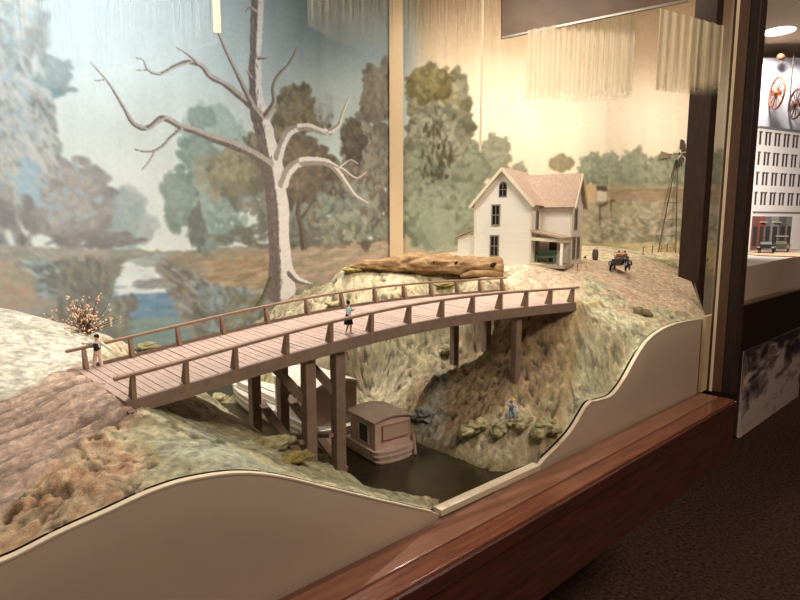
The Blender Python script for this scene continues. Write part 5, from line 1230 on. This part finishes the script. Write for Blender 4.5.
# photograph mounted on the lower panel
q = [yat(743, 352, Y2), yat(803, 324, Y2), yat(803, 391, Y2), yat(744, 432, Y2)]
q[1][0] = q[2][0]
q[3][0] = q[0][0]
zt_ = (W(q[0]).z+W(q[1]).z)/2; zb_ = W(q[3]).z
M_photo = mat('photo_print', (120, 104, 98), .5)
pnt = M_photo.node_tree; 
def photo_nodes(m_):
    nt = m_.node_tree; L = nt.links; tc = nt.nodes.new('ShaderNodeTexCoord'); mp = nt.nodes.new('ShaderNodeMapping'); mp.inputs['Scale'].default_value = (3, 3, 3); mp.inputs['Rotation'].default_value = (0, .6, 0)
    L.new(tc.outputs['Generated'], mp.inputs[0]); nz = nt.nodes.new('ShaderNodeTexNoise'); nz.inputs['Scale'].default_value = 1.8; nz.inputs['Detail'].default_value = 6; nz.inputs['Distortion'].default_value = .8; L.new(mp.outputs[0], nz.inputs['Vector'])
    sp = nt.nodes.new('ShaderNodeSeparateXYZ'); L.new(tc.outputs['Generated'], sp.inputs[0])
    # composition: pale lower part, dark figures above
    ad = nt.nodes.new('ShaderNodeMath'); ad.operation = 'MULTIPLY_ADD'; ad.inputs[1].default_value = -.35; ad.inputs[2].default_value = .22; L.new(sp.outputs[2], ad.inputs[0])
    a2 = nt.nodes.new('ShaderNodeMath'); a2.operation = 'ADD'; L.new(nz.outputs[0], a2.inputs[0]); L.new(ad.outputs[0], a2.inputs[1])
    cr = nt.nodes.new('ShaderNodeValToRGB'); e = cr.color_ramp.elements; e[0].position = .38; e[0].color = rgba((52, 44, 48)); e[1].position = .62; e[1].color = rgba((196, 176, 166)); k_ = e.new(.5); k_.color = rgba((126, 112, 108))
    L.new(a2.outputs[0], cr.inputs[0]); L.new(cr.outputs[0], nt.nodes['Principled BSDF'].inputs['Base Color'])
photo_nodes(M_photo)
xq0 = q[0][0]*A; xq1 = xq0+1.5
ph = bx(MB(), xq0, xq1, Y2*A-.02, Y2*A-.006, zb_, zt_).build('mounted_photograph', M_photo); tag(ph, 'large brownish photograph of people mounted low on the dark panel at the right', 'photograph')
bx(MB(), xq0+.004, xq1, Y2*A-.006, Y2*A-.0005, zb_+.006, zt_-.006).build('mount_board', M_edge, ph)
# city building
bz = cz+.004
BC = far_at(752, 240, 9.0); BE = far_at(812, 240, 9.7)
B0 = W(BC); B0.z = bz; B1 = W(BE); B1.z = bz; bu = (B1-B0).normalized(); bn_ = Vector((bu.y, -bu.x, 0)); BL = (B1-B0).length
B0 = B0-bu*.03; BL += .25
zbt = W(far_at(760, 128, 9.1)).z-bz
city = empty('city_building', B0+bu*BL/2, 'white four storey model office building with rows of hooded windows', 'building')
MB().obox(B0+bu*BL/2-bn_*.10+Zd*zbt/2, bu*BL, bn_*.2, Zd*zbt).build('facade', mat('city_white', (232, 222, 214), .7), city)
MB().obox(B0+bu*BL/2+bn_*.006+Zd*(zbt-.006), bu*(BL+.02), bn_*.03, Zd*.022).build('cornice', mat('cornice_grey', (122, 116, 112), .7), city)
f0 = W(far_at(760, 212, 9.1)).z-bz
MB().obox(B0+bu*BL/2+bn_*.006+Zd*f0, bu*BL, bn_*.02, Zd*.012).build('string_course', MATS['cornice_grey'], city)
M_cwin = mat('city_window', (70, 62, 58), .4); M_hood = mat('window_hood', (96, 88, 82), .7)
nc = int(BL/.082)
for r_ in range(4):
    for c_ in range(nc):
        o_ = B0+bu*(.03+c_*.082+(.02 if c_%2 else 0))+Zd*(f0+.045+(zbt-f0-.05)/4*(r_+.15)); hh_ = (zbt-f0-.04)/4*.60
        w_ = MB().obox(o_+Zd*hh_/2+bn_*.001, bu*.030, bn_*.004, Zd*hh_).build('window', M_cwin, city)
        MB().obox(o_+Zd*(hh_+.004)+bn_*.003, bu*.044, bn_*.012, Zd*.016).build('hood', M_hood, w_)
for c_, (wd, cl_) in enumerate(((.12, (120, 84, 74)), (.10, (152, 82, 62)), (.12, (120, 116, 116)), (.14, (150, 146, 146)), (.14, (104, 98, 100)), (.1, (134, 126, 122)))):
    x_ = sum(v for v in (.12, .10, .12, .14, .14, .1)[:c_])
    if x_+wd > BL: break
    s_ = MB().obox(B0+bu*(x_+wd/2)+bn_*.003+Zd*f0*.46, bu*wd*.94, bn_*.008, Zd*f0*.86).build('shopfront', mat('shop_%d' % c_, cl_, .5), city)
    MB().obox(B0+bu*(x_+wd/2)+bn_*.008+Zd*f0*.38, bu*wd*.6, bn_*.004, Zd*f0*.5).build('shop_window', M_cwin, s_)
    if c_ in (1, 3): MB().obox(B0+bu*(x_+wd/2)+bn_*.022+Zd*f0*.74, bu*wd*.8, bn_*.04, Zd*.008).build('awning', M_cream, s_)
for i_, (x, y, z_, rzz, tp, lb, bm_) in enumerate(((767, 243, 8.3, 12, None, 'dark open car parked before the white city building', M_black), (782, 241, 8.6, 12, mat('olive_canvas', (128, 122, 92), .8), 'olive roofed vintage car parked right of the dark open one', mat('olive_paint', (84, 80, 58), .5)))):
    P_ = W(far_at(x, y, z_)); P_.z = bz+.004; cr_ = empty('vintage_car', P_, lb, 'car'); old_car(cr_, .092, bm_, tp); cr_.rotation_euler = (0, 0, math.radians(rzz))
# wall display with spoked wheels high behind the city
wz = 12.4
a_ = far_at(752, 42, wz); 
wd0 = W(far_at(752, 100, wz)); dsp = empty('wall_panel', wd0, 'pale blue display panel on the far wall above the city building', 'panel')
zt3 = W(far_at(775, 58, wz)).z; zb3 = W(far_at(775, 132, wz)).z
MB().obox(wd0+rgt*.7+Zd*((zt3+zb3)/2-wd0.z), rgt*1.8, fwv*.03, Zd*(zt3-zb3)).build('board', mat('panel_blue', (186, 194, 212), .6), dsp)
MB().obox(wd0+rgt*.7-fwv*.02+Zd*(zb3-wd0.z), rgt*1.8, fwv*.04, Zd*.03).build('ledge', M_cornice if False else MATS['cornice_grey'], dsp)
M_rust = mat('rust_red', (150, 92, 70), .7)
for i_, (x, y, r_, lb) in enumerate(((777, 93, .215, 'rust brown spoked wheel standing before the pale blue panel'), (796, 104, .20, 'darker spoked wheel at the right edge before the pale blue panel'))):
    c = W(far_at(x, y, wz-.35)); rt = empty('spoked_wheel', c, lb, 'wheel')
    ax_ = (rgt*.99+fwv*-.15).normalized()
    n_ = 24; w_ = ax_.cross(Zd).normalized(); ring = [c+(Zd*math.cos(2*pi*k_/n_)+w_*math.sin(2*pi*k_/n_))*r_ for k_ in range(n_+1)]
    mm_ = M_rust if i_ == 0 else mat('rust_dark', (96, 70, 66), .7)
    MB().tube(ring, .014, 6, False).build('rim', mm_, rt)
    sp_ = MB()
    for k_ in range(12): sp_.bar(c, ring[k_*2], .010, .010, ax_)
    sp_.build('spokes', mm_, rt); MB().lathe([(.04, -.05), (.04, .05)], c, 12, ax_).build('hub', mm_, rt)
c = W(far_at(794, 52, wz-.3)); d_ = W(far_at(794, 112, wz-.3)); d_.x, d_.y = c.x, c.y
tag(MB().bar(c, d_, .012, .012).build('upright_pole', M_darkpost), 'thin dark upright pole between the spoked wheels', 'pole')
c = W(far_at(781, 57, wz-.3)); tag(MB().ball(c, .10, 2, .3, 5, (1, .5, .45)).build('rust_cap', M_rust, None, True), 'rust coloured round fitting above the first spoked wheel', 'fitting')
# ceiling downlight
cl_ = ray(779, 31); tcl = (ZC-.004-EYE)/A/cl_[2]; cpos = W(cl_*tcl)
dn_ = empty('ceiling_downlight', cpos, 'round recessed downlight glowing in the ceiling at upper right', 'ceiling light')
MB().lathe([(.19, -.004), (.19, 0)], cpos, 28).build('lens', mat('lamp_glow', (255, 244, 226), .5, emit=(255, 240, 220), estr=9), dn_)
MB().lathe([(.215, -.003), (.215, .002)], cpos, 28).build('trim_ring', M_white, dn_)
lp = bpy.data.lights.new('downlight', 'SPOT'); lp.energy = 220; lp.color = (1, .86, .7); lp.spot_size = 2.6; lp.shadow_soft_size = .1; lo = bpy.data.objects.new('downlight', lp); COL.objects.link(lo); lo.location = cpos-Zd*.02
